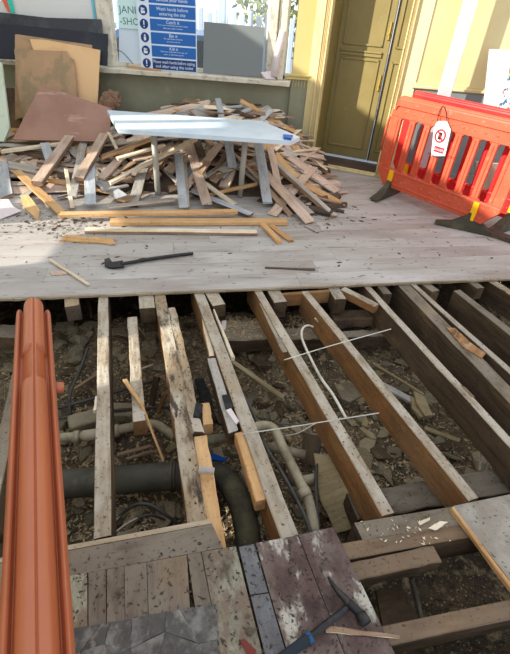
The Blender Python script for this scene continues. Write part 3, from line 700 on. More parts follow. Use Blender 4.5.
# long boards lying in front of the heap
def gbeam(name, a, b, z, w, h, mats, lab, cat='board', group=None, **k):
    return beam(name, G(a[0], a[1], z), G(b[0], b[1], z), w, h, mats, lab, cat, group, **k)
FR = 'boards laid out in front of the heap'
gbeam('board', (57,213), (238,210), .075, .07, .03, [M_fresh, M_fresh], 'long orange board on top of the front row, left end knotty', group=FR, ragged=.03)
gbeam('board', (110,220), (287,220), .040, .09, .036, [M_fresh, M_fresh], 'long orange board under the knotty one, reaching furthest right', group=FR)
gbeam('board', (85,229), (257,231), .03, .07, .028, [M_brownw, M_pale], 'long pale grey board lying nearest in the front row', group=FR)
gbeam('board', (55,236), (118,241), .022, .08, .02, [M_fresh, M_fresh], 'short splintered orange board in front at the left', group=FR, ragged=.10, n=8, jit=.006)
gbeam('board', (262,222), (280,241), .03, .05, .028, [M_fresh, M_fresh], 'short orange batten poking out toward the hole', group=FR)
gbeam('board', (270,224), (293,241), .02, .055, .02, [M_fresh, M_fresh], 'splintered orange batten end at the right of the front row', group=FR, ragged=.05)
slab('wood_offcut', [G(20,196,.03), G(28,194,.05), G(40,210,.02), G(38,220,.01), G(24,208,.01)], .012, M_fresh, 'curved orange offcut on the floor at the left front of the heap', 'offcut', jag=.004)
slab('white_card', [G(-30,200,.03), G(8,198,.05), G(13,206,.03), G(22,212,.01), G(0,219,.01), G(-30,224,.01)], .004, M_whitep, 'bright white card lying on the floor at the left edge', 'card')
gbeam('batten', (50,259), (89,284), .02, .022, .014, [M_pale, M_pale], 'thin pale stick lying on floor left of the crowbar', 'stick', ragged=.01)
slab('wood_chip', [G(50,272,.008), G(66,270,.008), G(67,274,.008), G(52,275,.008)], .006, M_pinkw, 'flat brown chip beside the thin pale stick', 'chip', jag=.003)
gbeam('dark_splinter', (265,267), (315,269), .012, .025, .01, [M_darkw, M_darkw], 'dark splinter lying on the floor near the hole edge', 'splinter', taper=(.5, 1))
gbeam('dark_splinter', (305,225), (318,232), .012, .025, .01, [M_darkw, M_greyw], 'small grey splinter right of the orange battens', 'splinter')
# crowbar
cb = [G(121,264,.03), G(133,262,.018), G(150,259,.018), G(175,255.5,.018), G(193,253.5,.018)]
c_o = cb[0].copy(); Mcb = T(c_o); cr_ = empty('crowbar', Mcb, 'black steel crowbar lying on the grey floor in front of the heap', 'crowbar')
obj('shaft', tube_bm([p - c_o for p in cb], .013, sides=6), M_steel, Mcb, cr_)
slab('claw', [G(104,258,.045), G(109,257,.045), G(112,262,.03), G(123,261,.032), G(124,266,.03), G(112,267.5,.02), G(105,267,.01)], .012, M_steel, parent=cr_)

# ================================================================ TABLE
ZT = .64
tp = [G(107,110,ZT), G(262,121,ZT), G(300,137,ZT), G(291,141,ZT), G(118,129,ZT)]
ctr = sum(tp, V())/5; tb = empty('narrow_table', T((ctr.x, ctr.y, 0)), 'narrow pale blue white table standing in the timber heap on grey legs', 'table')
slab('tabletop', tp, .035, M_tbl, parent=tb)
tube('leg', [G(158,195,0) , V((G(158,195,0).x-.0, G(158,195,0).y, ZT-.03))], .028, M_leg, parent=tb, sub=1, sides=12)
tube('leg', [G(240,197,0), V((G(240,197,0).x+.03, G(240,197,0).y-.02, ZT-.03))], .028, M_leg, parent=tb, sub=1, sides=12)
slab('brush_handle', [G(283,134,ZT+.02), G(293,135,ZT+.02), G(291,138,ZT+.02), G(284,137,ZT+.02)], .015, M_blue, 'small blue scraper lying on the right tip of the table', 'scraper')

# ================================================================ BARRIERS
def barrier_body(L, Hh=.90, t=.035):
    """plastic site barrier panel in local x (length) z (height), pierced by slots"""
    c = .13; z0 = .0
    bars = []
    bm = bmesh.new()
    nsl = max(3, int(round((L - .30) / .165))); xs0 = .10; xs1 = L - .10; pitch = (xs1 - xs0) / nsl; slot = pitch * .62
    zl, zh = .18, Hh - .175
    # lower rail with chamfered outer corners, upper rail, verticals, end posts
    prism([(.12, z0), (L-.12, z0), (L, z0+.14), (L, zl), (0, zl), (0, z0+.14)], -t, t, bm, axis='y')
    prism([(0, zh), (L, zh), (L, Hh-.13), (L-.10, Hh-.02), (.10, Hh-.02), (0, Hh-.13)], -t, t, bm, axis='y')
    for k in range(nsl + 1):
        xc = xs0 + k*pitch; hw = (pitch - slot)/2
        if k == 0: a, b = 0, xs0 + hw
        elif k == nsl: a, b = xs1 - hw, L
        else: a, b = xc - hw, xc + hw
        prism([(a, zl), (b, zl), (b, zh), (a, zh)], -t*.9, t*.9, bm, axis='y')
        # rounded slot corners
    for k in range(nsl):
        a = xs0 + k*pitch + (pitch - slot)/2; b = a + slot; r = .022
        for (x, z, sx, sz) in ((a, zl, 1, 1), (b, zl, -1, 1), (a, zh, 1, -1), (b, zh, -1, -1)):
            prism([(x, z), (x + sx*r, z), (x, z + sz*r)], -t*.9, t*.9, bm, axis='y')
    return bm, nsl, pitch, slot, xs0, xs1
def rail_bm(L, Hh=.90, R=.04):
    """rounded, fluted top rail with a raised centre and a lamp recess near each end"""
    prof = [(-R, -.07), (-R, -.012), (-R*.92, .0), (-R*.62, .002), (-R*.52, .012), (-R*.36, .020), (0, .023), (R*.36, .020), (R*.52, .012), (R*.62, .002), (R*.92, .0), (R, -.012), (R, -.07)]
    bm = bmesh.new(); rings = []
    xs = [(.0, -.09, .9), (.012, -.02, .95), (.035, 0, 1.0)]
    xs = [(0, -.045, .82), (.008, -.012, .95), (.03, 0, 1)] + [(.03 + (L-.06)*i/24, 0, 1) for i in range(1, 24)] + [(L-.03, 0, 1), (L-.008, -.012, .95), (L, -.045, .82)]
    for (x, dz, k) in xs:
        rings.append([bm.verts.new((x, y*k, Hh + z + dz)) for (y, z) in prof])
    for a, b in zip(rings, rings[1:]):
        for j in range(len(prof)-1): bm.faces.new((a[j], a[j+1], b[j+1], b[j]))
        bm.faces.new((a[-1], a[0], b[0], b[-1]))
    bm.faces.new(rings[0]); bm.faces.new(rings[-1][::-1])
    return bm
def barrier(M, L, m, label, feet=True, Hh=.90, tilt=0, R=.04, feet_yaw=(0, 0)):
    root = empty('plastic_barrier', M, label, 'barrier', 'plastic site barriers')
    bm, nsl, pitch, slot, xs0, xs1 = barrier_body(L, Hh, .019)
    for f in bm.faces: f.smooth = False
    o = obj('barrier_panel', bm, m, M @ T((0, 0, .10)), root)
    md = o.modifiers.new('bevel', 'BEVEL'); md.width = .006; md.segments = 2; md.limit_method = 'ANGLE'
    r = obj('top_rail', rail_bm(L - .10, Hh, R), m, M @ T((.05, 0, .10 - .005)), root, smooth=False)
    md = r.modifiers.new('bevel', 'BEVEL'); md.width = .004; md.segments = 2; md.limit_method = 'ANGLE'; md.angle_limit = .5
    # ribs and dimples
    bm = bmesh.new(); t = .019
    for s in (-1, 1):
        n2 = int(L / .12)
        for k in range(n2):
            x = .16 + k*(L-.32)/(n2-1)
            for z in (.09, Hh-.12):
                bmesh.ops.create_uvsphere(bm, u_segments=8, v_segments=6, radius=.014, matrix=T((x, s*t, z)) @ Matrix.Diagonal((1, .45, 1, 1)))
    obj('dimple', bm, m, M @ T((0, 0, .10)), root)['kind'] = 'stuff'
    bm = bmesh.new()
    for s in (-1, 1):
        add_box(bm, (.14, s*t-.006, .035), (L-.14, s*t+.006, .05), bev=.003); add_box(bm, (.10, s*t-.006, .155), (L-.10, s*t+.006, .17), bev=.003)
        add_box(bm, (.10, s*t-.006, Hh-.175), (L-.10, s*t+.006, Hh-.16), bev=.003)
        for k in range(nsl + 1):
            xc = xs0 + k*pitch; add_box(bm, (xc-.006, s*t-.006, .20), (xc+.006, s*t+.006, Hh-.20), bev=.002)
    obj('rib', bm, m, M @ T((0, 0, .10)), root)
    obj('link_hook', tube_bm([(.03, 0, Hh-.1), (-.03, 0, Hh-.12), (-.035, 0, Hh-.42)], .012, sides=8, sub=3), m, M, root)
    if feet:
        for x, yaw in ((.20, feet_yaw[0]), (L-.22, feet_yaw[1])):
            Mf = M @ T((x, 0, 0)) @ Matrix.Rotation(yaw, 4, 'Z')
            bm = prism([(-.30, 0), (.30, 0), (.30, .018), (.16, .05), (.06, .13), (.035, .17), (-.035, .17), (-.06, .13), (-.16, .05), (-.30, .018)], -.045, .045)
            bmesh.ops.rotate(bm, verts=bm.verts[:], cent=(0,0,0), matrix=Matrix.Rotation(math.pi/2, 3, 'X'))
            bmesh.ops.rotate(bm, verts=bm.verts[:], cent=(0,0,0), matrix=Matrix.Rotation(math.pi/2, 3, 'Z'))
            for v in bm.verts: 
                if v.co.z > .06: v.co.x *= .6
            fo = obj('foot', bm, M_rub, Mf, root)
            obj('foot_post', box((-.028, -.035, .10), (.028, -.015, .27), bev=.004), M_yel, M @ T((x, 0, 0)), root, label='yellow foot post')
    return root
FA = G(375, 181, .10); FB = G(493, 229, .10); FA.z = FB.z = 0
LB = (FB - FA).length
b1 = barrier(frame(FA, FB - FA) @ Matrix.Rotation(math.radians(-3), 4, 'X'), LB, M_coral, 'coral orange plastic barrier with white tag, front one of the pair', feet_yaw=(math.radians(14), math.radians(-59)), Hh=.84)
BA = G(399, 180, .10); BB = G(540, 231, .10)
off = V((.28, .24, 0)); dB = (FB - FA).normalized()
S0 = FA + off - dB*.07
b2_ = barrier(frame(V((S0.x, S0.y, 0)), dB) , LB + .25, M_red, 'bright red plastic barrier standing behind the coral one', feet_yaw=(0, 0), Hh=.86)
# tag on the front barrier
Mb = MW[b1.name]
q0 = Mb.inverted() @ V((0, 0, 0))
def on_barrier(px, py):
    o = Mb.inverted() @ V((0, 0, H)); d = Mb.inverted().to_3x3() @ ray(px, py); t = (-.045 - o.y) / d.y; return o + d*t
c4 = [on_barrier(437,121), on_barrier(447,121), on_barrier(451,130), on_barrier(445,156), on_barrier(431,156), on_barrier(434,128)]
bm = bmesh.new(); fr = [bm.verts.new((p.x, -.047, p.z)) for p in c4]; bk = [bm.verts.new((p.x, -.043, p.z)) for p in c4]
bm.faces.new(fr); bm.faces.new(bk[::-1])
for i in range(6): bm.faces.new((fr[i], fr[(i+1) % 6], bk[(i+1) % 6], bk[i]))
tg = empty('barrier_tag', Mb @ T((c4[0].x, -.045, c4[0].z)), 'white warning tag with a red ring and red block tied to the coral barrier', 'tag')
obj('card', bm, M_whitep, Mb, tg)
cc = on_barrier(440.5, 136); rg = [V((cc.x + .052*math.cos(a), -.050, cc.z + .052*math.sin(a))) for a in [i*math.pi/8 for i in range(17)]]
obj('prohibition_ring', tube_bm(rg, .0075, sides=6, sub=1, caps=False), M_redink, Mb, tg)
obj('prohibition_bar', tube_bm([V((cc.x-.037, -.050, cc.z+.037)), V((cc.x+.037, -.050, cc.z-.037))], .006, sides=6, sub=1), M_redink, Mb, tg)
bm = box((cc.x-.018, -.052, cc.z-.03), (cc.x+.014, -.048, cc.z+.008))
for k in range(4): add_box(bm, (cc.x-.018+k*.0085, -.052, cc.z+.008), (cc.x-.012+k*.0085, -.048, cc.z+.03))
obj('hand_symbol', bm, M_blk, Mb, tg)
c2 = on_barrier(439, 150); bm = box((c2.x-.052, -.051, c2.z-.022), (c2.x+.052, -.047, c2.z+.026)); obj('red_block', bm, M_redink, Mb, tg)
me = text_bm("DANGER", .03); obj('lettering', me, M_whitep, Mb @ T((c2.x, -.0515, c2.z)) @ Matrix.Rotation(math.pi/2, 4, 'X') @ Matrix.Diagonal((.8, 1, 1, 1)), tg)
obj('cable_tie', tube_bm([on_barrier(437,123), on_barrier(440,112)+V((0,-.01,0)), on_barrier(443,106), on_barrier(446,112), on_barrier(447,122)], .004, sides=6), M_blk, Mb, tg)
obj('cable_tie', tube_bm([on_barrier(429,153)+V((0,-.012,0)), on_barrier(438,157)+V((0,-.012,0)), on_barrier(452,156)+V((0,-.012,0))], .004, sides=6), M_blk, Mb, tg)

# near barrier seen end on beside the camera
RA = G(33.5, 299, 1.0); RB = G(37, 654, 1.0); dR = (RB - RA).normalized()
pv = (RA - V((0,0,H))); perp = (pv - pv.dot(dR)*dR).normalized()   # down within the sighting plane
zz = -perp; yy = zz.cross(dR).normalized()
foot = RA + perp * (1.0 / -perp.z)
Mn = T(RA - zz*(1.0) - dR*.08) @ Matrix((dR, yy, zz)).transposed().to_4x4()
LN = 2.0
nb = empty('plastic_barrier', Mn, 'faded brown orange plastic barrier running along the left side, seen from above its end', 'barrier', 'plastic site barriers')
bm, nsl, pitch, slot, xs0, xs1 = barrier_body(LN, .88, .018)
o = obj('barrier_panel', bm, M_terra, Mn @ T((0, 0, .06)), nb)
# wide fluted rail with raised spine, built with the recess near its end
hp = [(1,-.06),(1.0,-.018),(.95,-.007),(.84,-.001),(.74,-.003),(.66,-.013),(.60,-.012),(.55,.004),(.44,.015),(.30,.0205),(.10,.024),(.05,.0235)]
WR = .0345
prof = [(-a*WR, z) for a, z in hp] + [(0, .0205)] + [(a*WR, z) for a, z in hp[::-1]]
XR0 = (G(34, 346, 1.0) - RA).length; XR1 = (G(34, 378, 1.0) - RA).length
bm = bmesh.new(); rings = []
stn = [(-.004, -.020, .80), (0, -.006, .93), (.008, 0, 1)] + [(q, 0, 1) for q in sorted([.03, .05, XR0-.001, XR0+.001, XR0+.01, (XR0+XR1)/2, XR1-.002, XR1+.004, .16])] + [(.2 + .09*i, 0, 1) for i in range(1, 19)]
for (x, dz, k) in stn:
    rec = 0.0
    if XR0 < x < XR1: rec = .017
    ring = []
    for (y, z) in prof:
        zc = z + dz; xx = x
        if z > .003: zc -= 0 if abs(y) < .0045 else rec
        elif x < .03: xx = x + .010        # shoulders start a little behind the spine
        ring.append(bm.verts.new((xx, y*k*(1 + .16*x/1.0), zc)))
    rings.append(ring)
for a, b in zip(rings, rings[1:]):
    for j in range(len(prof)-1): bm.faces.new((a[j], a[j+1], b[j+1], b[j]))
    bm.faces.new((a[-1], a[0], b[0], b[-1]))
bm.faces.new(rings[0]); bm.faces.new(rings[-1][::-1])
o = obj('top_rail', bm, M_terra, Mn @ T((.08, 0, .985)), nb, smooth=True)
md = o.modifiers.new('bevel', 'BEVEL'); md.width = .003; md.segments = 2; md.limit_method = 'ANGLE'; md.angle_limit = .45
obj('link_peg', tube_bm([(.30, .03, .93), (.30, .052, .93)], .011, sides=12, sub=1), M_terra, Mn, nb)

# ================================================================ THINGS BY THE RIGHT WALL
p = G(452, 150, 0)
a = WY(471.5, 0, 5.12); b = WY(444, 97, 5.12)
d = (a - b).normalized(); base = b - d*(b.z/d.z); topp = b + d*((2.9 - b.z)/d.z)
beam('white_plank', base, topp, .135, .03, [M_whitep, M_whitep], 'tall white plank standing against the cream wall behind the barriers', 'plank', up=V((0, -1, 0)))
slab('leaning_sheet', [WY(490,49,5.15), WY(513,50,5.15), WY(501,111,4.95), WY(484,108,4.95)], .02, M_whitep, 'white sheet of board leaning on the wall at the right edge', 'board')
pa = WY(506, 80, 4.9)
slab('printed_sheet', [WY(508,78,4.9), WY(530,60,4.9), WY(530,118,4.85), WY(497,110,4.85)], .02, M_multi, 'brightly printed crumpled sheet at the right edge above the red barrier', 'sheet', jag=.012)
slab('brown_board', [G(478,165,.45), G(540,165,.45), G(530,205,.02), G(470,200,.02)], .02, M_pinkw, 'pinkish brown board leaning behind the red barrier', 'board', jag=.01)
bm = bmesh.new(); bmesh.ops.create_icosphere(bm, subdivisions=3, radius=.24)
for v in bm.verts: v.co = V((v.co.x*1.2, v.co.y*.7, max(-.2, v.co.z*1.0))) * (1 + .25*noise.noise(v.co*7) + .1*noise.noise(v.co*22))
tag(obj('rubble_sack', bm, M_sack, T(G(445, 178, 0) + V((.55, .35, .2))), smooth=True), 'grey lumpy sack on the floor behind the barriers', 'sack')
gbeam('dark_plank', (478,226), (540,247), .04, .10, .035, [M_darkw, M_darkw], 'dark plank on the floor behind the right barrier foot', 'plank')

# ================================================================ JOISTS AND TIMBERS OVER THE VOID
ZJ = -.026
def jst(a, b, w, h, mats, lab, z=ZJ, cat='joist', group=None, **k):
    A_, B_ = G(a[0], a[1], z), G(b[0], b[1], z)
    if b[0] > 505 and cat == 'joist':        # long joists run on, out of view, to the near trimmer
        p_, q_ = G(389, 514, z), G(474, 499, z); e_ = q_ - p_; d_ = B_ - A_
        t_ = ((p_.x - A_.x)*e_.y - (p_.y - A_.y)*e_.x) / (d_.x*e_.y - d_.y*e_.x); B_ = A_ + d_ * t_
    return beam('floor_joist' if cat == 'joist' else cat.replace(' ', '_'), A_, B_, w, h, mats, lab, cat, group, n=k.pop('n', 9), **k)
def ext(a, b, t):                      # carry the far end on under the floor
    return (a[0] + (a[0]-b[0])*t, a[1] + (a[1]-b[1])*t)
JG = 'floor joists running under the far floor'
JS = 'cut joist stubs at the edge of the far floor'
J = lambda a, b, w, h, m, lab, t=.04, **k: jst(ext(a, b, t), b, w, h, m, lab, group=JG, **k)
SD, SF = M_sided, M_side
J((35,298), (-14,520), .06, .17, [SD, M_jtop2], 'joist mostly hidden behind the faded orange barrier')
J((103.2,294), (102.5,537), .062, .17, [SD, M_jtop], 'straight pale joist just right of the faded orange barrier', jit=.0012, n=12)
J((160,294), (199,522), .072, .18, [SF, M_jtopd], 'split rotten joist with dark stained top, left member of a doubled pair', jit=.004, n=14)
J((198.5,291), (290,537), .068, .18, [SF, M_jtop], 'pale speckled joist in the centre, with yellow block on its left', jit=.0012, n=12)
J((257,289), (389,514), .056, .18, [SF, M_jtop], 'joist with a dark orange side, carrying the white cable')
J((305,291), (474,499), .052, .17, [SF, M_jtop], 'clean orange sided joist right of the white cable', t=.0)
J((368,287), (512,444), .050, .18, [SD, M_jtop], 'grey joist left of the widest timber')
J((403,284), (519,403), .095, .20, [SD, M_jtop2], 'widest old joist with a torn orange scar')
J((413,284), (514,374), .042, .10, [SD, M_jtop], 'thin pale batten laid along the right side of the widest joist', z=ZJ+.004)
J((457,290), (530,347), .062, .19, [SD, M_jtop2], 'dark cut joist whose end floats near the right edge', t=0)
J((491,280), (540,311), .070, .18, [SD, M_jtopd], 'rust stained joist at the right edge')
def stub(a, b, w, h, m, lab): return jst(ext(a, b, 1.2), b, w, h, m, lab, cat='joist', group=JS, n=3)
stub((71,297), (72,306), .088, .11, [M_darkw, M_jtopd], 'short joist stub with rusty top, right of the faded barrier end')
stub((146,294), (147,308), .095, .11, [SD, M_jtop], 'short pale joist stub left of the split joist')
stub((211,291), (219,305), .088, .09, [SD, M_jtop], 'short joist stub right of the centre joist')
stub((272,288), (281,302), .090, .13, [SD, M_jtop], 'short grey joist stub right of the cable joist')
stub((333,286), (341,299), .085, .12, [SD, M_jtop], 'short joist stub where the diagonal plank starts')
stub((380,284), (388,294), .065, .10, [SD, M_jtop2], 'small dark stub left of the widest joist')
stub((424,282), (436,291), .072, .11, [SD, M_jtop2], 'small dark stub right of the widest joist')
stub((471,281), (481,288), .070, .10, [SD, M_jtop2], 'small grey stub beyond the floating joist end')
TG = 'loose timbers over the void'
def tim(a, b, w, h, m, lab, z=ZJ, **k): return jst(a, b, w, h, m, lab, z=z, cat='timber', group=TG, **k)
tim((132,317), (139,421), .058, .10, [SF, M_jtop], 'short orange sided timber floating left of the split joist', z=-.05)
tim((171,306), (198,434), .052, .12, [SD, M_jtopd], 'right member of the doubled joist, pale with dark pits', z=ZJ-.004, ragged=.03, jit=.004)
tim((200,436), (218,549), .062, .10, [M_fresh, M_fresh], 'light orange plank on the right of the split joist near the boards', z=-.05)
tim((203,314), (212,356), .030, .08, [SF, M_pale], 'thin pale strip nailed to the left of the centre joist', z=-.045)
tim((211,357), (234,433), .048, .10, [SD, M_greyw], 'grey green plank sistered left of the centre joist', z=-.04, ragged=.02)
tim((240,432), (262,500), .050, .07, [M_fresh, M_fresh], 'yellow orange block against the centre joist above the boards', z=-.035)
tim((214,309), (233,357), .022, .03, [M_pale, M_pale], 'thin splinter peeled off the centre joist', z=-.02, taper=(.4, 1))
tim((262,303), (285,352), .034, .09, [SF, M_jtop], 'thin plank sistered left of the cable joist', z=-.035)
tim((281,294), (330,290), .03, .10, [SF, M_side], 'orange noggin between two stubs under the floor edge', z=-.03)
tim((343,288), (377,305), .055, .06, [SF, M_jtop], 'diagonal orange plank near the floor edge', z=-.012)
tim((201,306), (206,318), .05, .04, [SD, M_greyw], 'small dark offcut below the centre stub', z=-.13)
# wall plates under the joists
PG = 'wall plates across the void'
def plate(a, b, z, w, h, m, lab): return jst(a, b, w, h, m, lab, z=z, cat='timber', group=PG, n=8, jit=.004)
plate((-30,330), (28,331), -.21, .13, .10, [SD, M_jtop2], 'pale wall plate left of the faded barrier')
plate((222,331), (279,328), -.20, .22, .10, [SD, M_jtop2], 'wall plate covered with chips right of the centre joist')
plate((286,334), (326,333), -.20, .12, .10, [SD, M_jtop2], 'wall plate section between cable joist and orange joist')
plate((332,315), (383,314), -.17, .12, .07, [M_darkw, M_sided], 'dark wall plate right of the orange joist')
plate((342,334), (400,332), -.20, .07, .10, [M_darkw, M_jtop2], 'second grey wall plate in front of the dark one')
plate((352,506), (525,477), -.23, .13, .10, [SD, M_jtop2], 'grey cross timber passing under the orange joist ends')
# trimmers on the near side
NG = 'cross timbers along the near edge of the void'
def trim(a, b, z, w, h, m, lab, **k): return jst(a, b, w, h, m, lab, z=z, cat='timber', group=NG, **k)
trim((352,533), (900,441), -.022, .075, .15, [M_darkw, M_jtop2], 'grey trimmer with a rotten left end, furthest of three', ragged=.03)
trim((340,552), (900,452), -.024, .060, .15, [SD, M_trim], 'pale brown trimmer right in front of the grey one')
trim((340,574), (437,553), -.030, .062, .075, [SD, M_trim], 'short brown block in front of the trimmers')
trim((368,640), (900,522), -.030, .056, .10, [SD, M_trim], 'brown cross beam at the bottom right')
slab('plywood_panel', [G(453,506,.0), G(545,487,.0), G(640,590,.0), G(528,604,.0)], .022, [M_fresh, M_ply], 'grey dusty plywood panel with a raw orange edge at the right', 'panel')
beam('edge_batten', G(453,507,.003), G(524,602,.003), .016, .026, [M_fresh, M_fresh], 'raw orange batten along the left edge of the dusty panel', 'batten')

# ================================================================ NEAR FLOOR BOARDS
nf = empty('near_floor', T(G(150, 600)), 'patch of worn old floorboards remaining at the near side', 'floor')
def nb_(pts, m, name='floorboard', z=0, th=.022, jag=.0): return slab(name, [G(x, y, z) for x, y in pts], th, m, parent=nf, jag=jag)
L2 = lambda x: 577 - (x-60)*.179
L3 = lambda x: 628.5 - (x-70)*.183
nb_([(-120,580), (209.5,519), (212,523.5), (-120,585)], [M_near, M_flooredge], z=-.004)
nb_([(-120,586), (212,524), (223,547.5), (-120,611)], [M_near, M_near])
for (a, b, c, d) in ((-120,-45,-50,-125), (-44,10,6,-49), (11,58,57,7), (59,87,88,58), (88.4,105.7,106.4,88.6), (106.8,124,126,107), (124.4,146.4,150.4,126.4), (147,186.8,194,151)):
    nb_([(a, L2(a)+.6), (b, L2(b)+.6), (c, L3(c)-.3+70), (d, L3(d)-.3+70)] , [M_near, random.choice([M_near, M_near, M_nearg])], z=U(-.002, .001))
nb_([(187.5,554.6), (200.8,552), (211,604), (217,660), (225,720), (207,720), (195,606)], [M_near, M_near])
nb_([(201.6,551.8), (235.8,546.3), (263,656), (279,720), (227,720), (219,654), (211.6,603)], [M_near, M_nearg])
nb_([(239,547), (254,544), (268,592), (250.3,594.5)], [M_near, M_nearb])
nb_([(250.8,596), (268.6,593.4), (288,660), (306,720), (282,720), (265.5,656)], [M_near, M_nearb])
nb_([(256,543), (297.6,535.3), (345,656), (370,720), (308,720), (271,597)], [M_near, M_maroon], jag=.0)
nb_([(298.6,535), (333,527), (364,589), (396,656), (428,720), (372,720), (346,656)], [M_near, M_maroon], jag=.0)
# the same old boards go on behind the camera, added unseen to shade the void
for k in range(34):
    x0 = -4.15 + k*.236
    slab('floorboard', [V((x0, -3.0, 0)), V((x0 + .232, -3.0, 0)), V((x0 + .232, .28, 0)), V((x0, .28, 0))], .022, [M_near, M_near], parent=nf)
# cracked slab on top of the near boards
sl = empty('cracked_slab', T(G(140, 640)), 'cracked dark grey levelling sheet lying over the near boards', 'slab')
cr_pts = []
import itertools
cells = {}
nx, ny = 7, 4
def gp(i, j):
    x = 40 + (i/nx)*176; x += (U(-11, 11) if 0 < i < nx else U(-1.5, 1.5)); y0 = L3(x) + 1; y1 = 720
    y = y0 + (y1-y0)*(j/ny) + (U(-10, 10) if 0 < j < ny else U(-1, 1)); return (x + (4*j/ny*2.2 if i == nx else 0), y)
GRID = [[gp(i, j) for j in range(ny+1)] for i in range(nx+1)]
for i in range(nx):
    for j in range(ny):
        pts = [GRID[i][j], GRID[i+1][j], GRID[i+1][j+1], GRID[i][j+1]]
        c = (sum(p[0] for p in pts)/4, sum(p[1] for p in pts)/4)
        z = .004 + U(0, .004)
        slab('slab_piece', [G(c[0] + (p[0]-c[0])*.985, c[1] + (p[1]-c[1])*.985, z) for p in pts], .006, M_mortar, parent=sl, jag=.004)

# ================================================================ HAMMER
zt = .025
def hseg(a, b, w, h, m, name, par): return obj(name, beam_bm((b-a).length, w, h, n=6, jit=.0003, ch=.006), [m, m], frame(a, b-a), par)
ha, hb, hc = G(268, 668, zt), G(309, 637, zt), G(350, 605, zt+.005)
hm = empty('hammer', T(hb), 'dark hammer with a blue banded grip lying on the maroon boards', 'hammer')
hseg(ha, hb, .030, .022, M_grip, 'grip', hm); hseg(hb - (hc-hb).normalized()*.004, hb + (hc-hb).normalized()*.010, .033, .025, M_gripb, 'grip_band', hm); hseg(hb, hc, .021, .016, M_steel, 'shaft', hm)
k0, k1, k2, k3, k4 = G(328,577,.030), G(336,589,.030), G(349,603,.028), G(361,615,.028), G(369,623,.028)
obj('claw', tube_bm([p - hb for p in (k0, k1, k2)], lambda t: .004 + .010*t, sides=8), M_steel, T(hb), hm)
obj('hammer_head', tube_bm([p - hb for p in (k2, k2.lerp(k3,.5), k3)], .014, sides=10), M_steel, T(hb), hm)
dd = (k4 - k3).normalized(); dd2 = (G(366,628,.02) - G(358,614,.02)).normalized()
obj('striking_face', tube_bm([k3 - dd2*.004 - hb, k3 + dd2*.028 - hb], .019, sides=14, sub=1), M_steel, T(hb), hm)
gbeam('stick', (326,628), (400,637), .012, .016, .010, [M_pale, M_brownw], 'thin brown stick lying under the hammer toward the bottom beam', 'stick', taper=(1.2, .5))

# ================================================================ PIPES AND CABLES IN THE VOID
ZP = -.32
pg = tube('soil_pipe', [G(-60,495,ZP), G(60,484.5,ZP), G(130,479,ZP), G(205,474,ZP)], .068, M_pipe, 'thick dark grey pipe crossing the void low on the left', 'pipe', sides=20, sub=2)
for (px, py) in ((172, 476.5), (175,476.3)):
    tube('pipe_collar', [G(px-1.2,py,ZP), G(px+1,py-.1,ZP)], .073, M_pipe, parent=pg, sides=20, sub=1)
tube('flexible_duct', [G(196,474,ZP), G(214,473,-.28), G(229,483,-.24), G(241,505,-.24), G(247,530,-.26), G(249,560,-.30)], .056, M_hose, 'mossy ribbed flexible duct bending down between the two centre joists', 'duct', sides=18, sub=12, rib=.03)
cp = tube('cream_pipe', [G(-40,443,-.30), G(58,438,-.30), G(100,433,-.30), G(150,424,-.30), G(165,430,-.28), G(176,438,-.26)], .024, M_cream, 'thin dusty pipe with couplings above the thick dark pipe', 'pipe', sides=12, sub=4)
for (a, b) in (((74,437),(80,436.5)), ((112,431),(119,430)), ((83,436),(108,432.5))):
    tube('coupling', [G(a[0],a[1],-.30), G(b[0],b[1],-.30)], .032 if b[0]-a[0] < 10 else .029, M_cream, parent=cp, sides=12, sub=1)
ep = tube('elbow_pipe', [G(190,441,-.22), G(228,437,-.2), G(255,427,-.17), G(268,426,-.17), G(276,432,-.17), G(284,450,-.18), G(299,480,-.2), G(309,502,-.22), G(315,535,-.26)], .024, M_cream, 'cream pipe with an elbow running down toward the maroon boards', 'pipe', sides=14, sub=5)
tube('coupling', [G(303,489,-.205), G(306.5,497,-.212)], .029, M_cream, parent=ep, sides=14, sub=1)
tube('short_pipe', [G(268,447,-.3), G(305,455,-.3)], .025, M_cream, 'short pipe passing behind the elbow pipe', 'pipe', sides=12, sub=1)
tube('short_pipe', [G(296,482,-.3), G(322,477,-.3)], .025, M_cream, 'short pipe stub between elbow pipe and mustard plank', 'pipe', sides=12, sub=1)
tube('conduit', [G(244,395,-.2), G(256,420,-.2), G(266,447,-.2), G(279,468,-.2), G(290,487,-.2), G(305,517,-.22), G(312,538,-.25)], .009, M_cond, 'dark grey conduit curving along the left of the elbow pipe', 'conduit', sides=8)
tube('conduit', [G(321,436,-.25), G(317,465,-.25), G(316,490,-.25), G(319,535,-.25)], .008, M_cond, 'thin upright conduit left of the mustard plank', 'conduit', sides=8)
tube('white_cable', [G(313,327,-.10), G(308,325.5,-.08), G(303,328,-.07), G(301.5,335,-.06), G(304,344,-.05), G(311,359,-.035), G(321,378,-.02), G(333,395,-.016), G(346,418,-.016)], .0075, M_white, 'white hooked cable running along the joist right of centre', 'cable', sides=8)
tube('white_wire', [G(284,360,-.01), G(330,346,.0), G(391,329,-.01)], .0028, M_white, 'thin white wire stretched across two joists near the floor edge', 'wire', sides=6)
tube('grey_wire', [G(242,434,-.01), G(277,429,.0), G(316,423,-.01), G(379,413,-.012)], .0028, M_white, 'thin pale wire stretched from the yellow block to the orange joist', 'wire', sides=6)
tube('grey_wire', [G(276,424,-.12), G(300,424,-.1), G(316,422,-.03)], .004, M_cond, 'dark wire behind the pale wire by the elbow pipe', 'wire', sides=6)
tube('grey_wire', [G(284,436,-.2), G(298,433,-.12), G(316,423,-.03)], .003, M_white, 'fine twisted wire below the pale wire', 'wire', sides=6)
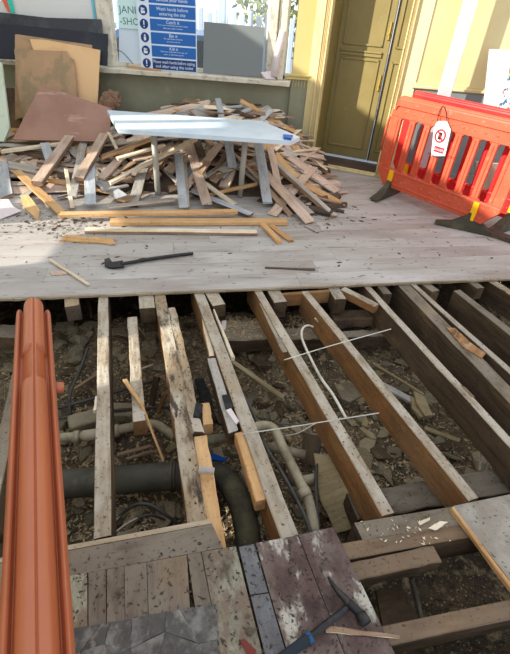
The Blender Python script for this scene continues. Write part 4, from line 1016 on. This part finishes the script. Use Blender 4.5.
tube('black_cable', [G(108,533,-.3), G(120,516,-.26), G(135,505,-.22), G(150,505,-.22), G(165,514,-.24), G(180,526,-.3)], .008, M_cond, 'upper loop of black cable below the thick pipe', 'cable', sides=8)
tube('black_cable', [G(112,536,-.3), G(124,526,-.28), G(138,518,-.26), G(152,515,-.26), G(165,520,-.3)], .006, M_cond, 'lower loop of black cable below the thick pipe', 'cable', sides=8)
tube('upright_pipe', [G(88,348,-.2), G(80,370,-.24), G(70,394,-.28), G(70,416,-.32)], .010, M_cond, 'slim dark pipe rising beside the stones', 'pipe', sides=8)
tube('gas_pipe', [G(40,413,-.3), G(58,408,-.3), G(92,399,-.3), G(126,389,-.3), G(160,379,-.3)], .010, M_cond, 'upper slim dark pipe across the left bays', 'pipe', sides=8)
tube('gas_pipe', [G(40,421,-.32), G(96,413,-.32), G(132,409,-.32), G(175,407,-.32)], .009, M_cond, 'lower slim dark pipe across the left bays', 'pipe', sides=8)
slab('blue_offcut', [G(206,453,-.28), G(214,453.5,-.28), G(228,459,-.28), G(224,461,-.28), G(208,459,-.28)], .008, M_blue, 'blue plastic sliver beside the duct bend', 'offcut')
gbeam('peg', (199,468), (214,470), .0, .03, .02, [M_pale, M_greyw], 'short peg lying on the split joist above the duct', 'peg')
beam('upright_block', G(205,403,-.03), G(208,424,-.03), .045, .07, [M_fresh, M_fresh], 'light orange block wedged right of the doubled joist', 'block')
slab('black_patch', [G(196,402,-.018), G(203,404,-.018), G(200,417,-.018), G(193,416,-.018)], .012, M_black, 'small black felt scrap on the doubled joist', 'scrap')
slab('black_patch', [G(222,395,-.03), G(228,394,-.03), G(233,407,-.03), G(226,409,-.03)], .010, M_black, 'small black felt scrap on the plank beside the centre joist', 'scrap')
slab('white_chip', [G(226,410,-.03), G(231,408,-.03), G(239,421,-.03), G(236,424,-.03)], .010, M_whitep, 'white painted chip below the black scrap', 'chip')
slab('paper_scrap', [G(222,321,-.16), G(226,320,-.15), G(225,330,-.16), G(221,328,-.16)], .02, M_whitep, 'small white scrap by the centre stub', 'scrap')
slab('torn_scar', [G(446,327,-.019), G(455,328,-.019), G(470,342,-.019), G(486,353,-.019), G(482,358,-.019), G(462,346,-.019)], .006, mat('torn_orange_wood', [(160,118,78), ((96,68,46), 14,(.4,1,1),.42,.6,.9), ((180,150,118), 20,(.4,1,1),.52,.64,.8)]), 'torn orange splinter face on the widest old joist', 'splinter', jag=.006)
slab('torn_scar', [G(461,385,-.022), G(465,387,-.022), G(475,397,-.022), G(471,396,-.022)], .005, M_trim, 'small orange scar on the grey joist top', 'splinter', jag=.003)
# sticks and planks inside the void
VG = 'offcuts lying in the void'
def stick(a, za, b, zb, w, h, m, lab, **k): return beam('offcut', G(a[0], a[1], za), G(b[0], b[1], zb), w, h, [m, m], lab, 'offcut', VG, n=3, **k)
stick((124,378), -.02, (143,406), -.03, .020, .018, M_fresh, 'thick orange splint leaning on the short timber', ragged=.02)
stick((141,402), -.02, (164,461), -.20, .011, .010, M_fresh, 'long thin orange stick hanging down to the thick pipe')
stick((117,454), -.37, (151,445), -.37, .022, .016, M_brownw, 'orange brown stick on the dirt above the thick pipe')
stick((126,458), -.37, (155,450), -.37, .018, .014, M_brownw, 'second stick lying just below the orange brown one')
stick((74,388), -.36, (96,374), -.36, .022, .016, M_brownw, 'brown splinter on the dirt left of the straight joist')
stick((156,377), -.2, (151,406), -.34, .035, .02, M_sided, 'dark slat leaning left of the split joist')
stick((165,393), -.2, (157,412), -.32, .028, .016, M_side, 'orange slat leaning beside the dark slat')
stick((233,361), -.24, (284,397), -.36, .035, .02, M_olive, 'olive yellow batten sloping down right of the centre joist')
stick((96,396), -.03, (95,410), -.03, .03, .02, M_pale, 'splintered bulge on the edge of the straight joist', taper=(.3, .6))
stick((88,298), -.2, (92,318), -.3, .02, .02, M_sided, 'dark peg beside the straight joist at the floor edge')
stick((139,327), -.12, (152,345), -.3, .012, .01, M_olive, 'fine stick in the bay right of the short timber')
stick((130,372), -.3, (153,364), -.3, .010, .008, M_pale, 'fine pale stick crossing behind the short timber')
stick((373,362), -.32, (424,394), -.36, .022, .016, M_olive, 'long olive splinter in the bay right of the orange joist')
stick((372,378), -.36, (420,404), -.38, .05, .02, M_greyw, 'grey slat on the rubble right of the orange joist')
stick((425,427), -.36, (460,440), -.36, .03, .015, M_olive, 'olive splinter near the right rubble')
stick((484,442), -.2, (480,470), -.3, .012, .01, M_greyw, 'first of two thin upright laths at the right')
stick((492,445), -.2, (487,471), -.3, .012, .01, M_greyw, 'second of two thin upright laths at the right')
stick((496,446), -.2, (503,470), -.3, .035, .012, M_sided, 'wide dark lath at the right edge bay')
stick((316,318), -.06, (330,335), -.2, .012, .012, M_pale, 'slim pale lath beside the orange joist top end')
slab('mustard_plank', [G(314,453,-.22), G(333,455,-.22), G(362,508,-.33), G(356,527,-.36), G(337,533,-.36), G(320,500,-.32)], .02, M_olive, 'mustard plank leaning in the bay beside the dark orange joist', 'plank', jag=.005)
slab('grey_plank', [G(304,432,-.28), G(322,437,-.28), G(317,467,-.36), G(299,462,-.36)], .02, M_sided, 'small brown board leaning above the mustard plank', 'plank', jag=.003)
slab('flat_board', [G(246,353,-.34), G(257,352,-.34), G(272,366,-.34), G(258,366,-.34)], .025, M_sided, 'flat brown offcut below the chip covered plate', 'plank')
slab('slate_piece', [G(334,384,-.3), G(352,382,-.3), G(362,395,-.3), G(350,402,-.3), G(342,399,-.3)], .015, M_rock, 'broken slate in the bay left of the orange joist', 'slate')
slab('slate_piece', [G(347,380,-.33), G(358,386,-.33), G(362,394,-.33), G(352,397,-.33)], .015, M_olive, 'olive tile piece beside the broken slate', 'slate')
slab('slate_piece', [G(411,396,-.36), G(420,403,-.36), G(428,416,-.36), G(420,417,-.36), G(412,408,-.36)], .02, M_olive, 'left one of two pale leaf shaped slabs in the right bay', 'slate', jag=.004)
slab('slate_piece', [G(414,391,-.34), G(424,396,-.34), G(433,415,-.34), G(425,416,-.34), G(417,404,-.34)], .02, M_olive, 'right one of two pale leaf shaped slabs in the right bay', 'slate', jag=.004)
slab('grey_sheet', [G(376,590,-.30), G(402,585,-.30), G(420,622,-.34), G(384,632,-.34)], .02, M_sided, 'grey board deep in the hole under the short brown block', 'board')
tube('conduit', [G(411,578,-.2), G(416,595,-.25), G(422,622,-.3)], .010, M_pipe, 'pale conduit deep in the bottom right hole', 'conduit', sides=8)
slab('black_lump', [G(194,378,-.40), G(203,378,-.40), G(211,395,-.40), G(214,418,-.40), G(206,430,-.42), G(200,400,-.42)], .03, M_black, 'black felt bundle in the bay left of the centre joist', 'felt', jag=.012)
# bricks supporting the plates
for k, (px, py, z, lab) in enumerate(((88,420,-.34,'buried brick between slim pipes left of the straight joist'), (122,412,-.36,'buried brick right of the straight joist'), (118,547,-.40,'pale brick under the near boards'))):
    M = T(G(px, py, z)) @ Matrix.Rotation(U(-.3,.3)+.3, 4, 'Z'); tag(obj('loose_brick', box((-.10,-.05,-.03), (.10,.05,.03), bev=.008), M_rock, M), lab, 'brick')

# stones in the void
ROCKS = []
for k in range(8):
    bm = bmesh.new(); bmesh.ops.create_icosphere(bm, subdivisions=2, radius=1)
    o3 = V((k*3.1, k*1.7, k))
    for v in bm.verts:
        v.co *= 1 + .45*noise.noise(v.co*1.1 + o3) + .12*noise.noise(v.co*3.5 + o3)
        v.co.z *= .62
    for q in range(3):
        n_ = V((U(-1,1), U(-1,1), U(-.2,1))).normalized(); dd_ = U(.45, .7)
        for v in bm.verts:
            e = v.co.dot(n_) - dd_
            if e > 0: v.co -= n_*e
    me = bpy.data.meshes.new('stone'); bm.to_mesh(me); bm.free(); me.materials.append(M_rock); ROCKS.append(me)
def bay_of(px):
    for lim, t_ in ((100, 'between the faded barrier and the straight joist'), (165, 'between the straight joist and the doubled joist'), (225, 'between the doubled joist and the centre joist'), (300, 'between the centre joist and the cable joist'), (370, 'between the two orange sided joists'), (440, 'right of the clean orange sided joist')):
        if px < lim: return t_
    return 'beneath the dark joists at the right'
def stone(px, py, r, lab, grp, z=None, k=None):
    zz_ = -.36 if z is None else z
    p = G(px, py, zz_); g = ground_h(p.x, p.y)
    p = G(px, py, g + r*.25)
    o = bpy.data.objects.new('stone', random.choice(ROCKS) if k is None else ROCKS[k]); COL.objects.link(o)
    o.matrix_basis = T(p) @ Matrix.Rotation(U(0, 6.28), 4, 'Z') @ Matrix.Rotation(U(-.4,.4), 4, 'X') @ Matrix.Diagonal((r*U(.9,1.3), r*U(.8,1.1), r, 1))
    tag(o, lab, 'stone', grp)
for (px, py, r, lab) in ((73,355,.075,'largest pale stone right of the faded barrier'), (80,340,.06,'angular stone tilted above the largest pale stone'), (72,330,.05,'yellowish stone near the floor edge on the left'),
    (62,345,.05,'dark stone touching the faded barrier'), (90,325,.045,'dusty stone beside the straight joist'), (117,352,.05,'rounded stone right of the straight joist'),
    (116,366,.035,'small stone under the rounded one'), (6,347,.05,'stone left of the faded barrier'), (8,370,.05,'lower stone left of the faded barrier'), (150,350,.06,'flat stone left of the split joist'),
    (62,425,.04,'stone under the slim pipes')):
    stone(px, py, r, lab, 'larger stones in the void')
for i in range(230):
    px, py = U(5, 505), U(310, 520)
    if px < 215 and 455 < py < 500: continue
    bay = bay_of(px); stone(px, py, U(.012, .038), 'small stone among the rubble ' + bay, 'small stones ' + bay)
# flat shards
SH = []
for k in range(10):
    n_ = random.randint(4, 6); pts = [(math.cos(a)*U(.6, 1.2), math.sin(a)*U(.35, .8)) for a in sorted(U(0, 6.28) for _ in range(n_))]
    pts = [(math.cos(6.283*i/n_ + U(-.3,.3))*U(.7,1.3), math.sin(6.283*i/n_ + U(-.3,.3))*U(.4,.8)) for i in range(n_)]
    bm = prism(pts, -.12, .12); bmesh.ops.recalc_face_normals(bm, faces=bm.faces[:])
    me = bpy.data.meshes.new('shard'); bm.to_mesh(me); bm.free(); me.materials.append([M_shard, M_rock, M_olive, M_shard, M_sided][k % 5]); SH.append(me)
for i in range(420):
    px, py = U(5, 505), U(312, 525)
    if px < 215 and 450 < py < 500: continue
    p = G(px, py, -.36); p = G(px, py, ground_h(p.x, p.y) + .012); s = U(.015, .05) if i > 170 else U(.045, .085)
    o = bpy.data.objects.new('shard', random.choice(SH)); COL.objects.link(o)
    o.matrix_basis = T(p) @ Matrix.Rotation(U(0, 6.28), 4, 'Z') @ Matrix.Rotation(random.gauss(0, .35), 4, 'X') @ Matrix.Diagonal((s, s, U(.03,.06), 1))
    bay = bay_of(px); tag(o, 'flat shard among the rubble ' + bay, 'shard', 'flat shards ' + bay)
# fine splinters, chips and dust crumbs
def crumbs(name, n, pick, smin, smax, m, lab):
    bm = bmesh.new()
    for i in range(n):
        p, zoff = pick(); L = U(smin, smax); w = L*U(.12, .5); a = U(0, 6.28); h = max(.001, w*.3)
        d = V((math.cos(a), math.sin(a), U(-.15, .15))) * L/2; e = V((-math.sin(a), math.cos(a), 0)) * w/2
        q = p + V((0, 0, zoff + h))
        t_ = [bm.verts.new(q + c) for c in (d, e, -d, -e)]; b_ = [bm.verts.new(q + c*1.1 - V((0,0,h*1.2))) for c in (d, e, -d, -e)]
        bm.faces.new(t_)
        for j in range(4): bm.faces.new((t_[j], b_[j], b_[(j+1) % 4], t_[(j+1) % 4]))
    return tag(obj(name, bm, m), lab, 'debris', kind='stuff')
def pit():
    px, py = U(0, 510), U(305, 530); p = G(px, py, -.38); g = ground_h(p.x, p.y); return V((p.x, p.y, g)), .003
crumbs('void_crumbs', 5200, pit, .006, .03, M_shard, 'fine rubble and splinters covering the dirt in the void')
crumbs('void_chips', 2600, pit, .01, .04, M_chips, 'straw coloured wood chips scattered on the dirt in the void')
def plc():
    a = U(224, 274), U(318, 338)
    return G(a[0], a[1], -.20), .0
crumbs('plate_chips', 420, plc, .008, .03, M_chips, 'heap of pale wood chips on the wall plate right of the centre joist')
def plc2():
    return G(U(288,318), U(316,338), -.20), .0
crumbs('plate_chips', 200, plc2, .008, .03, M_chips, 'wood chips on the wall plate between cable joist and orange joist')
def flr():
    r = R_()
    if r < .45: px, py = random.gauss(55, 26), random.gauss(224, 7)
    elif r < .75: px, py = random.gauss(320, 22), random.gauss(214, 10)
    else: px, py = U(0, 505), U(215, 284)
    py = max(206, min(286, py)); return G(px, py, 0), .001
crumbs('floor_splinters', 600, flr, .008, .045, M_greyw, 'grey splinters and grit scattered on the far floor')
crumbs('floor_splinters', 230, flr, .01, .05, M_darkw, 'dark splinters scattered on the far floor')
def nfl():
    px, py = U(70, 380), U(540, 654)
    if py < 560 - (px-60)*.15: py += 30
    if px > 300 and (px-333) > (py-527)*.48: px = 290
    return G(px, py, .001), 0
crumbs('board_grit', 420, nfl, .004, .016, M_darkw, 'grit and crumbs on the near boards')
crumbs('trimmer_chips', 40, lambda: (G(U(360,450), U(520,545), -.02), .0), .005, .018, M_pale, 'pale chips lying on the trimmers')
for (a, lab) in (((283,655),0),):
    slab('red_flake', [G(240,641,.004), G(244,638,.006), G(256,650,.004), G(254,657,.004), G(247,654,.004)], .006, mat('dull_red_flake', [(120,58,52)]), 'dull red paint flake on the green worn board', 'flake')
stone_b = None
for (px, py, r, lab) in ((250,631,.013,'dark pebble on the green worn board'), (121,591,.010,'grey pebble on the left near boards'), (248,616,.007,'tiny pebble above the dark pebble')):
    o = bpy.data.objects.new('pebble', ROCKS[2]); COL.objects.link(o); o.matrix_basis = T(G(px, py, r*.5)) @ Matrix.Diagonal((r, r, r, 1)); tag(o, lab, 'pebble', 'pebbles on the near boards')
slab('pale_chip', [G(428,528,-.012), G(440,521,-.01), G(448,522,-.012), G(436,530,-.012)], .005, M_pale, 'larger pale chip on the trimmers', 'chip', jag=.002)
slab('pale_chip', [G(418,522,-.012), G(430,517,-.01), G(430,520,-.012), G(420,525,-.012)], .005, M_pale, 'smaller pale chip left of the larger one on the trimmers', 'chip', jag=.002)
